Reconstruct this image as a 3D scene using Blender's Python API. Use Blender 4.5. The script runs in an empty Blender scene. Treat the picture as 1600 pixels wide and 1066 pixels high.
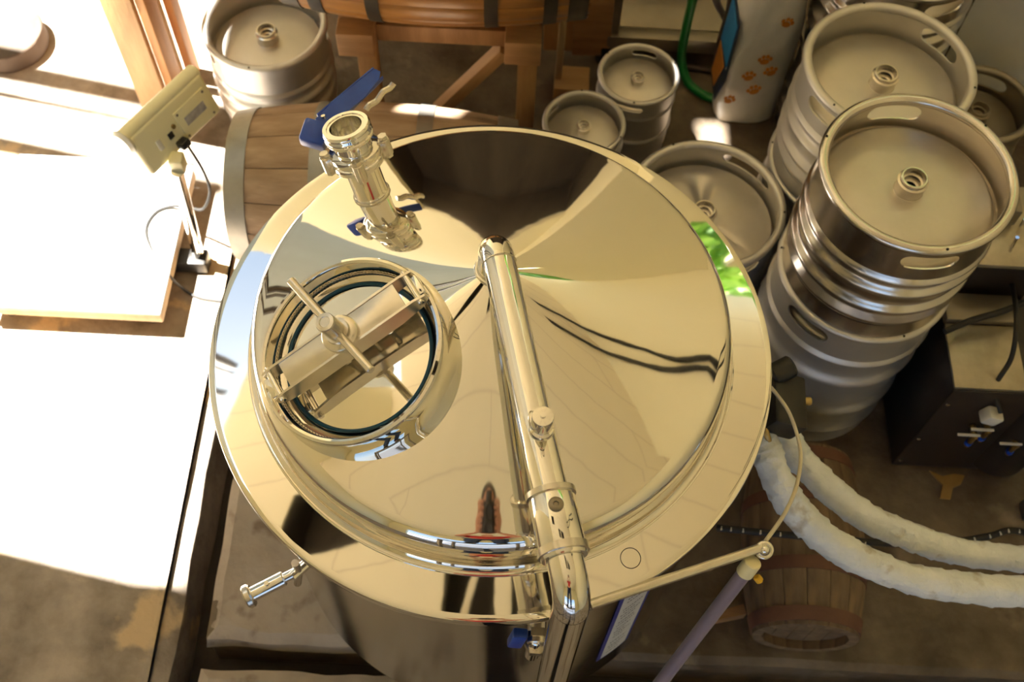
import bpy, bmesh, math, random
from math import sin, cos, pi, radians, sqrt, atan2, tan
from mathutils import Vector, Matrix, noise
random.seed(7)
V = Vector
SC = bpy.context.scene
COL = SC.collection

# ------------------------------------------------------------------ camera
CAMZ = 2.76
FPX = 1743.19
PITCH, ROLL = radians(61.2415), radians(2.918)
_F = V((0, cos(PITCH), -sin(PITCH))); _U0 = V((0, sin(PITCH), cos(PITCH))); _R0 = V((1, 0, 0))
_R = cos(ROLL) * _R0 + sin(ROLL) * _U0
_U = -sin(ROLL) * _R0 + cos(ROLL) * _U0
cam_d = bpy.data.cameras.new('camera'); cam = bpy.data.objects.new('camera', cam_d); COL.objects.link(cam)
cam_d.sensor_width = 36; cam_d.lens = 36 * FPX / 1600
cam_d.clip_start = 0.05; cam_d.clip_end = 200
m = Matrix((_R, _U, -_F)).transposed().to_4x4(); m.translation = V((0, 0, CAMZ)); cam.matrix_world = m
cam_d.dof.use_dof = True; cam_d.dof.focus_distance = 1.72; cam_d.dof.aperture_fstop = 5.6
SC.camera = cam

# ------------------------------------------------------------------ light
W = bpy.data.worlds.new('sky'); SC.world = W; W.use_nodes = True
nt = W.node_tree; bgn = nt.nodes['Background']
sky = nt.nodes.new('ShaderNodeTexSky'); sky.sky_type = 'HOSEK_WILKIE'
SUN_AZ = V((1, -0.18, 0)).normalized(); SUN_EL = radians(70)
SUN_DIR = (SUN_AZ * cos(SUN_EL) + V((0, 0, -sin(SUN_EL)))).normalized()
sky.sun_direction = -SUN_DIR; sky.turbidity = 6.0
nt.links.new(sky.outputs[0], bgn.inputs[0]); bgn.inputs[1].default_value = 2.2
sd = bpy.data.lights.new('sun', 'SUN'); sd.energy = 20; sd.angle = radians(0.6); sd.color = (1, .95, .86)
so = bpy.data.objects.new('sun', sd); COL.objects.link(so)
so.rotation_euler = SUN_DIR.to_track_quat('-Z', 'Y').to_euler(); so.location = (-8, 3, 8)

SC.view_settings.view_transform = 'Standard'; SC.view_settings.look = 'None'
SC.view_settings.gamma = 1; SC.view_settings.use_curve_mapping = False
SC.view_settings.exposure = 1.62
SC.cycles.max_bounces = 9; SC.cycles.diffuse_bounces = 5; SC.cycles.glossy_bounces = 7
SC.cycles.caustics_reflective = False; SC.cycles.caustics_refractive = False
SC.cycles.sample_clamp_indirect = 8

def at(px, py, z):
    """world point at height z under a photograph pixel (1600x1066 frame)"""
    d = (px - 800) / FPX * _R - (py - 533) / FPX * _U + _F
    return V((0, 0, CAMZ)) + d * ((z - CAMZ) / d.z)

# ------------------------------------------------------------------ materials
def mat(name, col, col2=None, scale=6, rough=.5, metal=0, bump=0, bscale=60, stretch=(1, 1, 1), detail=5, rough2=None, col3=None, c3scale=2, c3lo=.5, c3hi=.65, aniso=0):
    M = bpy.data.materials.new(name); M.use_nodes = True
    n = M.node_tree.nodes; l = M.node_tree.links; p = n['Principled BSDF']
    p.inputs['Base Color'].default_value = (*col, 1); p.inputs['Roughness'].default_value = rough; p.inputs['Metallic'].default_value = metal
    if col2 or bump or rough2 is not None or col3:
        tc = n.new('ShaderNodeTexCoord'); mp = n.new('ShaderNodeMapping'); mp.inputs['Scale'].default_value = stretch
        l.new(tc.outputs['Object'], mp.inputs[0])
        nz = n.new('ShaderNodeTexNoise'); nz.inputs['Scale'].default_value = scale; nz.inputs['Detail'].default_value = detail; nz.inputs['Roughness'].default_value = .6
        l.new(mp.outputs[0], nz.inputs['Vector'])
        if col2:
            cr = n.new('ShaderNodeValToRGB'); cr.color_ramp.elements[0].position = .32; cr.color_ramp.elements[1].position = .68
            cr.color_ramp.elements[0].color = (*col, 1); cr.color_ramp.elements[1].color = (*col2, 1)
            l.new(nz.outputs[0], cr.inputs[0]); out = cr.outputs[0]
            if col3:
                n3 = n.new('ShaderNodeTexNoise'); n3.inputs['Scale'].default_value = c3scale; n3.inputs['Detail'].default_value = 6
                l.new(mp.outputs[0], n3.inputs['Vector'])
                r3 = n.new('ShaderNodeMapRange'); r3.inputs[1].default_value = c3lo; r3.inputs[2].default_value = c3hi
                l.new(n3.outputs[0], r3.inputs[0])
                mx = n.new('ShaderNodeMix'); mx.data_type = 'RGBA'
                l.new(r3.outputs[0], mx.inputs[0]); l.new(out, mx.inputs[6]); mx.inputs[7].default_value = (*col3, 1); out = mx.outputs[2]
            l.new(out, p.inputs['Base Color'])
        if rough2 is not None:
            r2 = n.new('ShaderNodeMapRange'); r2.inputs[3].default_value = rough; r2.inputs[4].default_value = rough2
            l.new(nz.outputs[0], r2.inputs[0]); l.new(r2.outputs[0], p.inputs['Roughness'])
        if bump:
            nb = n.new('ShaderNodeTexNoise'); nb.inputs['Scale'].default_value = bscale; nb.inputs['Detail'].default_value = 4
            l.new(mp.outputs[0], nb.inputs['Vector'])
            bp = n.new('ShaderNodeBump'); bp.inputs['Strength'].default_value = 1; bp.inputs['Distance'].default_value = bump
            l.new(nb.outputs[0], bp.inputs['Height']); l.new(bp.outputs[0], p.inputs['Normal'])
    return M

M = {}
M['lid'] = mat('polished_lid_steel', (.82, .79, .72), rough=.02, metal=1, bump=.0008, bscale=2.8, scale=3, rough2=.05)
M['chrome'] = mat('polished_steel', (.83, .81, .76), rough=.05, metal=1)
M['body'] = mat('tank_wall_steel', (.62, .60, .56), rough=.10, metal=1, rough2=.22, scale=5, bump=.001, bscale=5)
M['satin'] = mat('satin_steel', (.66, .62, .55), (.74, .70, .63), scale=30, rough=.24, metal=1)
M['keg'] = mat('matt_keg_steel', (.62, .60, .57), (.68, .66, .63), scale=7, rough=.55, metal=.85, rough2=.42)
M['keghead'] = mat('keg_head_steel', (.60, .56, .50), (.67, .63, .57), scale=9, rough=.45, metal=1, col3=(.46, .41, .35), c3scale=5, c3lo=.58, c3hi=.8)
M['kegshiny'] = mat('bright_keg_steel', (.66, .62, .57), (.74, .70, .65), scale=8, rough=.16, metal=1, rough2=.30, bump=.0006, bscale=18)
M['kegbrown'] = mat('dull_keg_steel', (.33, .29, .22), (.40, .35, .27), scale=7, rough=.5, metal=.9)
M['hole'] = mat('dark_hole', (.01, .009, .008), rough=.8)
M['concrete'] = mat('worn_concrete', (.20, .16, .125), (.44, .37, .305), scale=8, rough=.8, bump=.008, bscale=18, detail=10, col3=(.60, .45, .28), c3scale=5, c3lo=.575, c3hi=.63, rough2=.55)
M['slab'] = mat('grey_concrete_slab', (.36, .30, .25), (.50, .435, .375), scale=5, rough=.85, bump=.008, bscale=14, detail=9, col3=(.24, .185, .145), c3scale=7, c3lo=.55, c3hi=.62)
M['floordark'] = mat('stained_brown_floor', (.065, .045, .028), (.21, .16, .11), scale=5, rough=.55, bump=.004, bscale=30, detail=10, col3=(.36, .28, .20), c3scale=7, c3lo=.60, c3hi=.78)
M['drain'] = mat('drain_bed', (.035, .026, .02), (.07, .055, .042), scale=9, rough=.8)
M['ground'] = mat('yard_ground', (.45, .40, .33), (.55, .50, .43), scale=2, rough=.9)
M['wall'] = mat('cream_wall', (.91, .85, .58), (.93, .87, .62), scale=1.2, rough=.85)
M['ceil'] = mat('cream_ceiling', (.85, .76, .52), (.89, .80, .57), scale=1.0, rough=.85)
_n = M['ceil'].node_tree.nodes; _l = M['ceil'].node_tree.links; _p = _n['Principled BSDF']; _src = _p.inputs['Base Color'].links[0].from_socket
_tc = _n.new('ShaderNodeTexCoord'); _bk = _n.new('ShaderNodeTexBrick'); _bk.inputs['Scale'].default_value = 1; _bk.inputs['Mortar Size'].default_value = .005
_bk.inputs['Brick Width'].default_value = 2.4; _bk.inputs['Row Height'].default_value = .34; _bk.inputs['Mortar'].default_value = (.66, .55, .39, 1)
_l.new(_tc.outputs['Object'], _bk.inputs['Vector']); _l.new(_src, _bk.inputs['Color1']); _l.new(_src, _bk.inputs['Color2']); _l.new(_bk.outputs['Color'], _p.inputs['Base Color'])
M['whitewall'] = mat('white_wall', (.60, .57, .51), (.70, .67, .61), scale=2.5, rough=.8)
M['sky_block'] = mat('sky_block_plaster', (.44, .35, .22), (.50, .41, .27), scale=.6, rough=.9)
M['darkwall'] = mat('dark_back_wall', (.06, .046, .030), (.11, .085, .055), scale=2, rough=.8)
M['darkwood'] = mat('dark_wood', (.05, .035, .022), (.10, .07, .045), scale=6, rough=.7, stretch=(1, 8, 8))
M['wood'] = mat('sawn_wood', (.36, .19, .075), (.50, .29, .125), scale=7, rough=.65, stretch=(3, 3, .5), detail=8, bump=.001, bscale=40)
M['woodorange'] = mat('orange_wood', (.46, .20, .06), (.58, .28, .09), scale=9, rough=.6, stretch=(3, 3, .5))
M['woodpale'] = mat('pale_wood', (.48, .33, .18), (.60, .44, .26), scale=6, rough=.7, stretch=(3, 3, .6))
M['woodbeam'] = mat('beam_wood', (.30, .155, .065), (.46, .26, .12), scale=10, rough=.6, stretch=(.5, 3, 3), detail=8, bump=.001)
M['stavepale'] = mat('pale_barrel_stave', (.30, .195, .115), (.47, .34, .225), scale=5, rough=.8, stretch=(4, 4, .9), detail=9, bump=.0015, bscale=40, col3=(.12, .07, .04), c3scale=2.6, c3lo=.54, c3hi=.72)
M['staveorange'] = mat('varnished_stave', (.30, .13, .035), (.50, .24, .07), scale=6, rough=.35, stretch=(4, 4, .6), detail=8, col3=(.16, .07, .02), c3scale=2.2, c3lo=.55, c3hi=.75)
M['stavedark'] = mat('old_dark_stave', (.11, .07, .04), (.24, .165, .10), scale=7, rough=.7, stretch=(3, 3, .7), detail=9, bump=.0015, col3=(.30, .19, .09), c3scale=5, c3lo=.62, c3hi=.8)
M['hoop'] = mat('galvanised_hoop', (.25, .245, .22), (.36, .345, .31), scale=9, rough=.45, metal=.7, col3=(.10, .10, .12), c3scale=7, c3lo=.62, c3hi=.72)
M['hoopdark'] = mat('blackened_hoop', (.035, .03, .022), (.08, .065, .045), scale=9, rough=.5, metal=.5)
M['hooprust'] = mat('rusty_hoop', (.13, .06, .04), (.19, .095, .06), scale=9, rough=.7, metal=.2)
M['logface'] = mat('dark_log_face', (.075, .06, .047), (.12, .095, .075), scale=14, rough=.9)  # log top darkened to stand for shade lying on it
M['cream'] = mat('cream_plastic', (.86, .80, .50), rough=.42)
M['creamlight'] = mat('pale_plastic', (.78, .76, .66), rough=.4)
M['blue'] = mat('blue_plastic', (.012, .06, .42), (.02, .09, .52), scale=20, rough=.35)
M['gasket'] = mat('blue_gasket', (.008, .085, .17), rough=.45)
M['black'] = mat('black_plastic', (.012, .011, .010), rough=.4)
M['rubber'] = mat('black_rubber', (.015, .014, .013), rough=.6)
M['paint'] = mat('black_painted_panel', (.016, .012, .009), (.026, .019, .014), scale=5, rough=.4)
M['tape'] = mat('white_wrap_tape', (.66, .71, .78), (.82, .86, .92), scale=12, rough=.4, bump=.006, bscale=45, col3=(.40, .36, .30), c3scale=16, c3lo=.60, c3hi=.72)  # white tape: brown blotches paint crease shade, blue tint stands for cool skylight
M['sack'] = mat('white_woven_sack', (.80, .78, .74), (.90, .88, .84), scale=5, rough=.5, bump=.002, bscale=16)
M['orange'] = mat('orange_print', (.68, .26, .04), rough=.5)
M['blueprint'] = mat('blue_print', (.02, .22, .60), (.04, .30, .70), scale=12, rough=.5)
M['navy'] = mat('navy_print', (.02, .03, .07), rough=.5)
M['green'] = mat('green_hose', (.006, .20, .035), rough=.35)
M['grey'] = mat('grey_hose', (.16, .14, .15), rough=.4)
M['brownhose'] = mat('brown_hose', (.12, .08, .07), rough=.4)
M['red'] = mat('red_plastic', (.34, .045, .02), rough=.5)
M['steelframe'] = mat('dull_steel_frame', (.24, .21, .165), (.31, .275, .22), scale=6, rough=.4, metal=.8)
M['scuffed'] = mat('scuffed_metal', (.36, .32, .24), (.52, .47, .37), scale=11, rough=.35, metal=.8, rough2=.5)
M['white'] = mat('white_plastic', (.72, .70, .66), rough=.45)
M['cable'] = mat('cream_cable', (.68, .62, .48), rough=.5)
M['paper'] = mat('label_paper', (.66, .66, .64), rough=.6)
M['ink'] = mat('grey_ink', (.05, .05, .06), rough=.6)
M['labelblue'] = mat('label_blue', (.03, .04, .28), rough=.5)
M['greylabel'] = mat('grey_label', (.30, .28, .27), (.50, .48, .46), scale=60, rough=.5)
M['violet'] = mat('violet_tube', (.24, .20, .28), rough=.35)
M['yellow'] = mat('yellow_knob', (.72, .42, .02), rough=.5)
M['brass'] = mat('brass_fitting', (.45, .33, .14), rough=.3, metal=1)
M['dryleaf'] = mat('tan_scrap', (.30, .17, .05), (.40, .24, .08), scale=12, rough=.8)
M['leafA'] = mat('leaf_green', (.10, .30, .02), (.30, .46, .05), scale=3, rough=.6)
M['bark'] = mat('bark', (.10, .07, .05), rough=.9)
M['skin'] = mat('skin', (.55, .27, .17), rough=.5)
M['shirt'] = mat('red_shirt', (.45, .03, .035), rough=.8)
M['trouser'] = mat('blue_denim', (.03, .05, .12), rough=.9)
M['hair'] = mat('dark_hair', (.02, .013, .01), rough=.6)
M['platter'] = mat('scale_plate', (.62, .62, .60), rough=.5)

# ------------------------------------------------------------------ mesh helpers
class B:
    def __init__(s): s.b = bmesh.new()
    def _xf(s, vs, X):
        if X is not None:
            for v in vs: v.co = X @ v.co
    def box(s, c, size, rot=None, bev=0, seg=2):
        r = bmesh.ops.create_cube(s.b, size=1); vs = r['verts']
        for v in vs: v.co = V((v.co.x * size[0], v.co.y * size[1], v.co.z * size[2]))
        if bev:
            es = list({e for v in vs for e in v.link_edges})
            q = bmesh.ops.bevel(s.b, geom=es, offset=bev, segments=seg, affect='EDGES', profile=.5)
            vs = list({v for f in q['faces'] for v in f.verts} | {v for v in vs if v.is_valid})
        X = Matrix.Translation(V(c))
        if rot is not None: X = X @ (rot.to_4x4() if hasattr(rot, 'to_4x4') else rot)
        s._xf(vs, X); return s
    def lathe(s, prof, seg=48, X=None, close=False, a0=0, a1=2 * pi):
        full = abs(a1 - a0 - 2 * pi) < 1e-6
        n = seg if full else seg + 1
        rows = []; vs = []
        for r, z in prof:
            if r < 1e-6:
                v = s.b.verts.new((0, 0, z)); vs.append(v); rows.append([v])
            else:
                row = [s.b.verts.new((r * cos(a0 + (a1 - a0) * i / seg), r * sin(a0 + (a1 - a0) * i / seg), z)) for i in range(n)]
                vs += row; rows.append(row)
        pairs = list(zip(rows, rows[1:]))
        if close: pairs.append((rows[-1], rows[0]))
        for A, C in pairs:
            for i in range(seg):
                j = (i + 1) % n if full else i + 1
                a = [A[0]] if len(A) == 1 else [A[i], A[j]]
                c = [C[0]] if len(C) == 1 else [C[j], C[i]]
                if len(a) + len(c) >= 3: s.b.faces.new(a + c)
        s._xf(vs, X); return s
    def tube(s, pts, r, seg=12, caps=True, closed=False):
        pts = [V(p) for p in pts]; n = len(pts); rr = r if callable(r) else (lambda i: r)
        rings = []; up = None
        for i, p in enumerate(pts):
            if closed: t = pts[(i + 1) % n] - pts[i - 1]
            else: t = pts[min(i + 1, n - 1)] - pts[max(i - 1, 0)]
            t.normalize()
            if up is None:
                up = V((0, 0, 1)) if abs(t.z) < .9 else V((1, 0, 0))
            x = t.cross(up).normalized(); y = x.cross(t).normalized(); up = y
            rings.append([s.b.verts.new(p + (x * cos(2 * pi * k / seg) + y * sin(2 * pi * k / seg)) * rr(i)) for k in range(seg)])
        m_ = n if closed else n - 1
        for i in range(m_):
            A = rings[i]; C = rings[(i + 1) % n]
            for k in range(seg):
                s.b.faces.new((A[k], A[(k + 1) % seg], C[(k + 1) % seg], C[k]))
        if caps and not closed:
            s.b.faces.new(rings[0][::-1]); s.b.faces.new(rings[-1])
        return s
    def cyl(s, p0, p1, r, r1=None, seg=20, bev=0):
        p0, p1 = V(p0), V(p1); d = p1 - p0; L = d.length; r1 = r if r1 is None else r1
        X = Matrix.Translation(p0) @ d.to_track_quat('Z', 'Y').to_matrix().to_4x4()
        if bev: prof = [(0, 0), (r - bev, 0), (r, bev), (r1, L - bev), (r1 - bev, L), (0, L)]
        else: prof = [(0, 0), (r, 0), (r1, L), (0, L)]
        return s.lathe(prof, seg, X)
    def torus(s, R, r, X=None, seg=48, sub=10):
        return s.lathe([(R + r * cos(2 * pi * k / sub), r * sin(2 * pi * k / sub)) for k in range(sub)], seg, X, close=True)
    def poly(s, pts, thick, X=None):
        """extruded flat polygon (xy) from z=0 to thick"""
        a = [s.b.verts.new((p[0], p[1], 0)) for p in pts]; c = [s.b.verts.new((p[0], p[1], thick)) for p in pts]
        s.b.faces.new(a[::-1]); s.b.faces.new(c); n = len(pts)
        for i in range(n): s.b.faces.new((a[i], a[(i + 1) % n], c[(i + 1) % n], c[i]))
        s._xf(a + c, X); return s
    def jitter(s, amt, sc=6):
        for v in s.b.verts:
            v.co += noise.noise_vector(v.co * sc) * amt
        return s

def finish(b, ang=40):
    bmesh.ops.recalc_face_normals(b.b, faces=b.b.faces)
    me = bpy.data.meshes.new('mesh'); b.b.to_mesh(me); b.b.free()
    for p in me.polygons: p.use_smooth = True
    me.set_sharp_from_angle(angle=radians(ang)); return me

def root_loc(o):
    p = V((0, 0, 0))
    while o: p = p + o.location; o = o.parent
    return p

def part(name, b, material, parent, local=False, label=None, ang=40):
    me = b if isinstance(b, bpy.types.Mesh) else finish(b, ang)
    if not local:
        me.transform(Matrix.Translation(-root_loc(parent)))
    me.name = name
    if not me.materials: me.materials.append(M[material])
    o = bpy.data.objects.new(name, me); COL.objects.link(o); o.parent = parent
    if label: o['label'] = label
    return o

def thing(name, label, cat, loc=(0, 0, 0), rot=(0, 0, 0), group=None):
    o = bpy.data.objects.new(name, None); COL.objects.link(o); o.location = loc; o.rotation_euler = rot
    o.empty_display_size = .05
    o['label'] = label; o['category'] = cat
    if group: o['group'] = group
    return o

def solo(name, b, material, label, cat, group=None, ang=40):
    me = finish(b, ang); me.name = name
    lo = V([min(v.co[i] for v in me.vertices) for i in range(3)]); hi = V([max(v.co[i] for v in me.vertices) for i in range(3)])
    c = V(((lo.x + hi.x) / 2, (lo.y + hi.y) / 2, lo.z)); me.transform(Matrix.Translation(-c))
    me.materials.append(M[material]); o = bpy.data.objects.new(name, me); COL.objects.link(o); o.location = c
    o['label'] = label; o['category'] = cat
    if group: o['group'] = group
    return o

def struct(name, b, material, ang=40):
    me = finish(b, ang); me.materials.append(M[material]); me.name = name
    o = bpy.data.objects.new(name, me); COL.objects.link(o); o['kind'] = 'structure'; return o

def smooth_path(pts, n=10):
    pts = [V(p) for p in pts]; P = [pts[0] * 2 - pts[1]] + pts + [pts[-1] * 2 - pts[-2]]; out = []
    for i in range(1, len(P) - 2):
        for k in range(n):
            t = k / n; a, b_, c, d = P[i - 1], P[i], P[i + 1], P[i + 2]
            out.append(.5 * ((2 * b_) + (c - a) * t + (2 * a - 5 * b_ + 4 * c - d) * t * t + (-a + 3 * b_ - 3 * c + d) * t ** 3))
    out.append(pts[-1]); return out

def frame_to(z, x=None):
    """rotation matrix whose Z axis is z and X axis lies near x"""
    z = V(z).normalized(); x = V(x) if x is not None else V((1, 0, 0))
    x = (x - z * x.dot(z)).normalized(); y = z.cross(x)
    return Matrix((x, y, z)).transposed()

# ================================================================== SETTING
def slab(name, x0, x1, y0, y1, z0, z1, material, amt=.006, step=.05, bev=.012):
    """concrete slab with an uneven, chipped edge"""
    b = B(); top = []
    def edge(pa, pb):
        L = (V(pb) - V(pa)).length; n = max(1, min(60, int(L / step)))
        return [V(pa).lerp(V(pb), i / n) for i in range(n)]
    c = [(x0, y0, z1), (x1, y0, z1), (x1, y1, z1), (x0, y1, z1)]
    loop = []
    for i in range(4): loop += edge(c[i], c[(i + 1) % 4])
    cx, cy = (x0 + x1) / 2, (y0 + y1) / 2
    def ins(p, d, z):
        q = V(p); q.x += d * (1 if q.x <= x0 + 1e-6 else -1 if q.x >= x1 - 1e-6 else 0); q.y += d * (1 if q.y <= y0 + 1e-6 else -1 if q.y >= y1 - 1e-6 else 0); q.z = z
        nn = noise.noise_vector(q * 9) * amt; q.x += nn.x; q.y += nn.y; q.z += nn.z * .3; return q
    A = [b.b.verts.new(ins(p, bev * 1.6, z1)) for p in loop]
    C = [b.b.verts.new(ins(p, 0, z1 - bev)) for p in loop]
    D = [b.b.verts.new(ins(p, -.004, z0)) for p in loop]
    n = len(loop); b.b.faces.new(A)
    for P, Q in ((A, C), (C, D)):
        for i in range(n): b.b.faces.new((P[i], Q[i], Q[(i + 1) % n], P[(i + 1) % n]))
    return struct(name, b, material, 30)

ZD = -.20
slab('floor', -2.45, -.79, -3, 4.2, ZD, 0, 'concrete', amt=.012, step=.035, bev=.03)
slab('floor', -.715, 2.7, .645, 4.2, ZD, 0, 'floordark')
slab('floor', -.72, -.02, -3, .575, ZD, 0, 'slab', amt=.012, step=.03, bev=.016)
slab('floor', 0.10, 2.7, -3, .50, ZD, -.05, 'slab')
struct('floor', B().box((.13, .6, ZD - .03), (5.1, 7.4, .06)), 'drain')
# lighter concrete pad under the tank
slab('floor', -.714, .18, .642, 1.60, -.06, .006, 'slab', amt=.011, step=.03, bev=.016)
struct('ground', B().box((-11.2, 1, -.05), (17.5, 24, .1)), 'ground')

XL, ZC = -2.45, 4.3
def wall_boxes(name, boxes, material):
    b = B()
    for (x0, x1, y0, y1, z0, z1) in boxes: b.box(((x0 + x1) / 2, (y0 + y1) / 2, (z0 + z1) / 2), (x1 - x0, y1 - y0, z1 - z0))
    return struct(name, b, material)
def with_holes(x0, x1, y0, y1, z0, z1, holes):
    """plate split into boxes around rectangular openings (hx0,hx1,hy0,hy1)"""
    xs = sorted({x0, x1, *[h[i] for h in holes for i in (0, 1)]}); ys = sorted({y0, y1, *[h[i] for h in holes for i in (2, 3)]}); out = []
    for xa, xb in zip(xs, xs[1:]):
        run = None
        for ya, yb in zip(ys, ys[1:]):
            cx, cy = (xa + xb) / 2, (ya + yb) / 2
            if any(h[0] < cx < h[1] and h[2] < cy < h[3] for h in holes):
                if run: out.append((xa, xb, *run, z0, z1)); run = None
            else: run = (run[0] if run else ya, yb)
        if run: out.append((xa, xb, *run, z0, z1))
    return out
# left side: open bay, the roof edge throws the shade line on the floor
XE = -.80 - ZC * .984 / tan(SUN_EL)
wall_boxes('wall_left', [(XL - .1, XL, -3, 1.055, 0, ZC)], 'wall')
# back wall with a dark alcove; its right part stands forward and is open at the top
AX0, AX1, AZ = -1.25, .95, 2.15
wall_boxes('wall_back', [(-2.6, AX0, 4.0, 4.12, 0, ZC), (AX1, 1.4, 3.6, 4.12, 0, ZC), (1.4, 1.9, 3.6, 3.7, 0, 3.2), (1.9, 2.7, 3.6, 3.7, 0, 3.72), (AX0, AX1, 4.0, 4.12, AZ, ZC)], 'wall')
wall_boxes('wall_alcove', [(AX0 - .1, AX0, 4.12, 5, 0, AZ + .1), (AX1, AX1 + .1, 4.12, 5, 0, AZ + .1), (AX0, AX1, 5, 5.1, 0, AZ + .1), (AX0, AX1, 4.12, 5, AZ, AZ + .1), (AX0, AX1, 4.1, 5, -.02, 0)], 'darkwall')
wall_boxes('wall_right', [(2.6, 2.72, -3, 3.6, 0, ZC)], 'wall')
# front wall: wide doorway behind the photographer
wall_boxes('wall_front', [(XL, -1.9, -3.1, -3, 0, ZC), (1.3, 2.7, -3.1, -3, 0, ZC), (-1.9, 1.3, -3.1, -3, 2.4, ZC)], 'wall')
wall_boxes('wall_partition', [(1.24, 2.6, 2.42, 2.52, 0, 1.15)], 'whitewall')
struct('trim_1', B().box((1.225, 2.425, .575), (.05, .05, 1.15), bev=.004), 'darkwood')
# ceiling: two dark hatches and two small roof holes that let spots of sun in
HA = (-.36, .62, .36, .74); HB = (-1.66, -1.06, .80, 1.22)
S1 = (-.995, -.905, 2.49, 2.62); S2 = (-1.72, -1.56, 2.19, 2.30)
wall_boxes('ceiling', with_holes(XE, 2.7, -3, 3.7, ZC, ZC + .03, [HA, HB, S1, S2]) + [(XE, 1.2, 3.7, 4.12, ZC, ZC + .03), (XL - .1, XE, -3, 1.055, ZC, ZC + .03)], 'ceil')
for (x0, x1, y0, y1) in (HA, HB):
    wall_boxes('ceiling', [(x0 - .1, x1 + .1, y0 - .1, y1 + .1, ZC + .6, ZC + .7), (x0 - .1, x0, y0, y1, ZC + .03, ZC + .6), (x1, x1 + .1, y0, y1, ZC + .03, ZC + .6),
                          (x0, x1, y0 - .1, y0, ZC + .03, ZC + .6), (x0, x1, y1, y1 + .1, ZC + .03, ZC + .6)], 'darkwall')
struct('trim_2', B().box((.10, .55, ZC + .04), (.13, .38, .08), bev=.01), 'ceil')
struct('trim_3', B().box((-.13, .55, ZC + .10), (.05, .46, .06), rot=Matrix.Rotation(-.35, 3, 'Z'), bev=.01), 'ceil')
# posts under the roof edge
for i, (yy, wd) in enumerate([(2.55, .07), (2.265, .055), (2.455, .02)]):
    struct('trim_%d' % (4 + i), B().box((XL, yy, ZC / 2), (.05, wd, ZC), bev=.004), 'darkwood')
# unseen wall added across the yard, raised to hide sky from the lid
struct('wall_sky_block', B().box((-8.5, 6, 6), (1, 22, 12)), 'sky_block')

# ================================================================== TANK
TX, TY, ZR = -.035, .953, 1.0104
T = V((TX, TY, 0))
SH, RC, SL = .107, .386, tan(radians(20))      # shoulder height, cone start radius, cone slope
def cone_z(r): return ZR + SH + (RC - r) * SL
tank = thing('brewing_tank', 'large polished stainless steel brewing tank with conical mirror lid and round hatch', 'tank', T)
XT = Matrix.Translation(T)
RB = .462
part('tank_wall', B().lathe([(RB, .16), (RB, .9), (RB, ZR - .02), (RB - .03, ZR - .02)], 192, XT), 'body', tank)
part('tank_bottom', B().lathe([(0, .13), (RB - .05, .14), (RB, .162)], 96, XT), 'body', tank)
for k in range(4):
    a = pi / 4 + k * pi / 2; p = T + V((.36 * cos(a), .36 * sin(a), 0))
    part('leg', B().cyl(p + V((0, 0, .004)), p + V((0, 0, .15)), .028, seg=20, bev=.003), 'satin', tank)
rim = [(RB - .01, ZR - .030), (.492, ZR - .030), (.498, ZR - .027), (.5, ZR - .02), (.5, ZR - .004), (.499, ZR - .001), (.496, ZR + .0005)]
for i in range(1, 9):
    r = .496 - (.496 - .428) * i / 8; rim.append((r, ZR + .0005 + (.496 - r) * tan(radians(8))))
part('lid_rim', B().lathe(rim, 256, XT), 'lid', tank)
z8 = ZR + .0005 + (.496 - .428) * tan(radians(8))
lid = [(.428, z8)]
for k in range(1, 7):      # inner fillet
    a = k / 6 * radians(78); lid.append((.428 - .014 * sin(a), z8 + .014 * (1 - cos(a))))
for zz in (.04, .058, .074): lid.append((.4125, ZR + zz))
for k in range(1, 11):     # rolled shoulder
    a = k / 10 * radians(70); lid.append((.4125 - .0285 * (1 - cos(a)), ZR + .074 + .031 * sin(a) / sin(radians(70)) ))
r_end = lid[-1][0]
lid = lid[:-1]
for i in range(25):
    r = .388 * (1 - i / 24) ; lid.append((max(r, 0), cone_z(r)))
part('lid', B().lathe(lid, 256, XT), 'lid', tank, ang=60)
part('weld_bead', B().torus(.4275, .0022, XT @ Matrix.Translation((0, 0, z8 + .0005)), seg=128, sub=8), 'chrome', tank)

def on_cone(x, y):
    d = V((x - TX, y - TY, 0)); r = d.length; u = d.normalized()
    n = (u * sin(radians(20)) + V((0, 0, cos(radians(20))))).normalized()
    return V((x, y, cone_z(r))), n

# --- round hatch
hp, hn = on_cone(-.241, .828)
HX = Matrix.Translation(hp) @ frame_to(hn, (1, .45, 0)).to_4x4() @ Matrix.Scale(1.15, 4)
neck = part('hatch_neck', B().lathe([(.150, -.02), (.143, -.004), (.139, .006), (.1365, .02), (.136, .037), (.134, .041), (.130, .0425), (.1265, .041), (.1245, .036), (.124, .014), (.121, .008), (.112, .006), (.1105, .0045), (.1105, -.01)], 128, HX), 'lid', tank)
wd = B()
for k in range(150):
    a = 2 * pi * k / 150; wd.torus(.0032, .0016, HX @ Matrix.Translation((.1225 * cos(a), .1225 * sin(a), .010)) @ Matrix.Rotation(a, 4, 'Z') @ Matrix.Rotation(1.2, 4, 'Y'), seg=8, sub=4)
w_ = part('weld_bead', wd, 'satin', neck); w_['kind'] = 'stuff'
part('hatch_gasket', B().torus(.1075, .0028, HX @ Matrix.Translation((0, 0, .0075)), seg=96, sub=8), 'gasket', tank, label='thin blue rubber gasket ring')
cover = part('hatch_cover', B().lathe([(.1055, -.008), (.1055, .0045), (.104, .006), (.09, .0068), (.05, .0082), (0, .009)], 96, HX), 'lid', tank)
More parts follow.
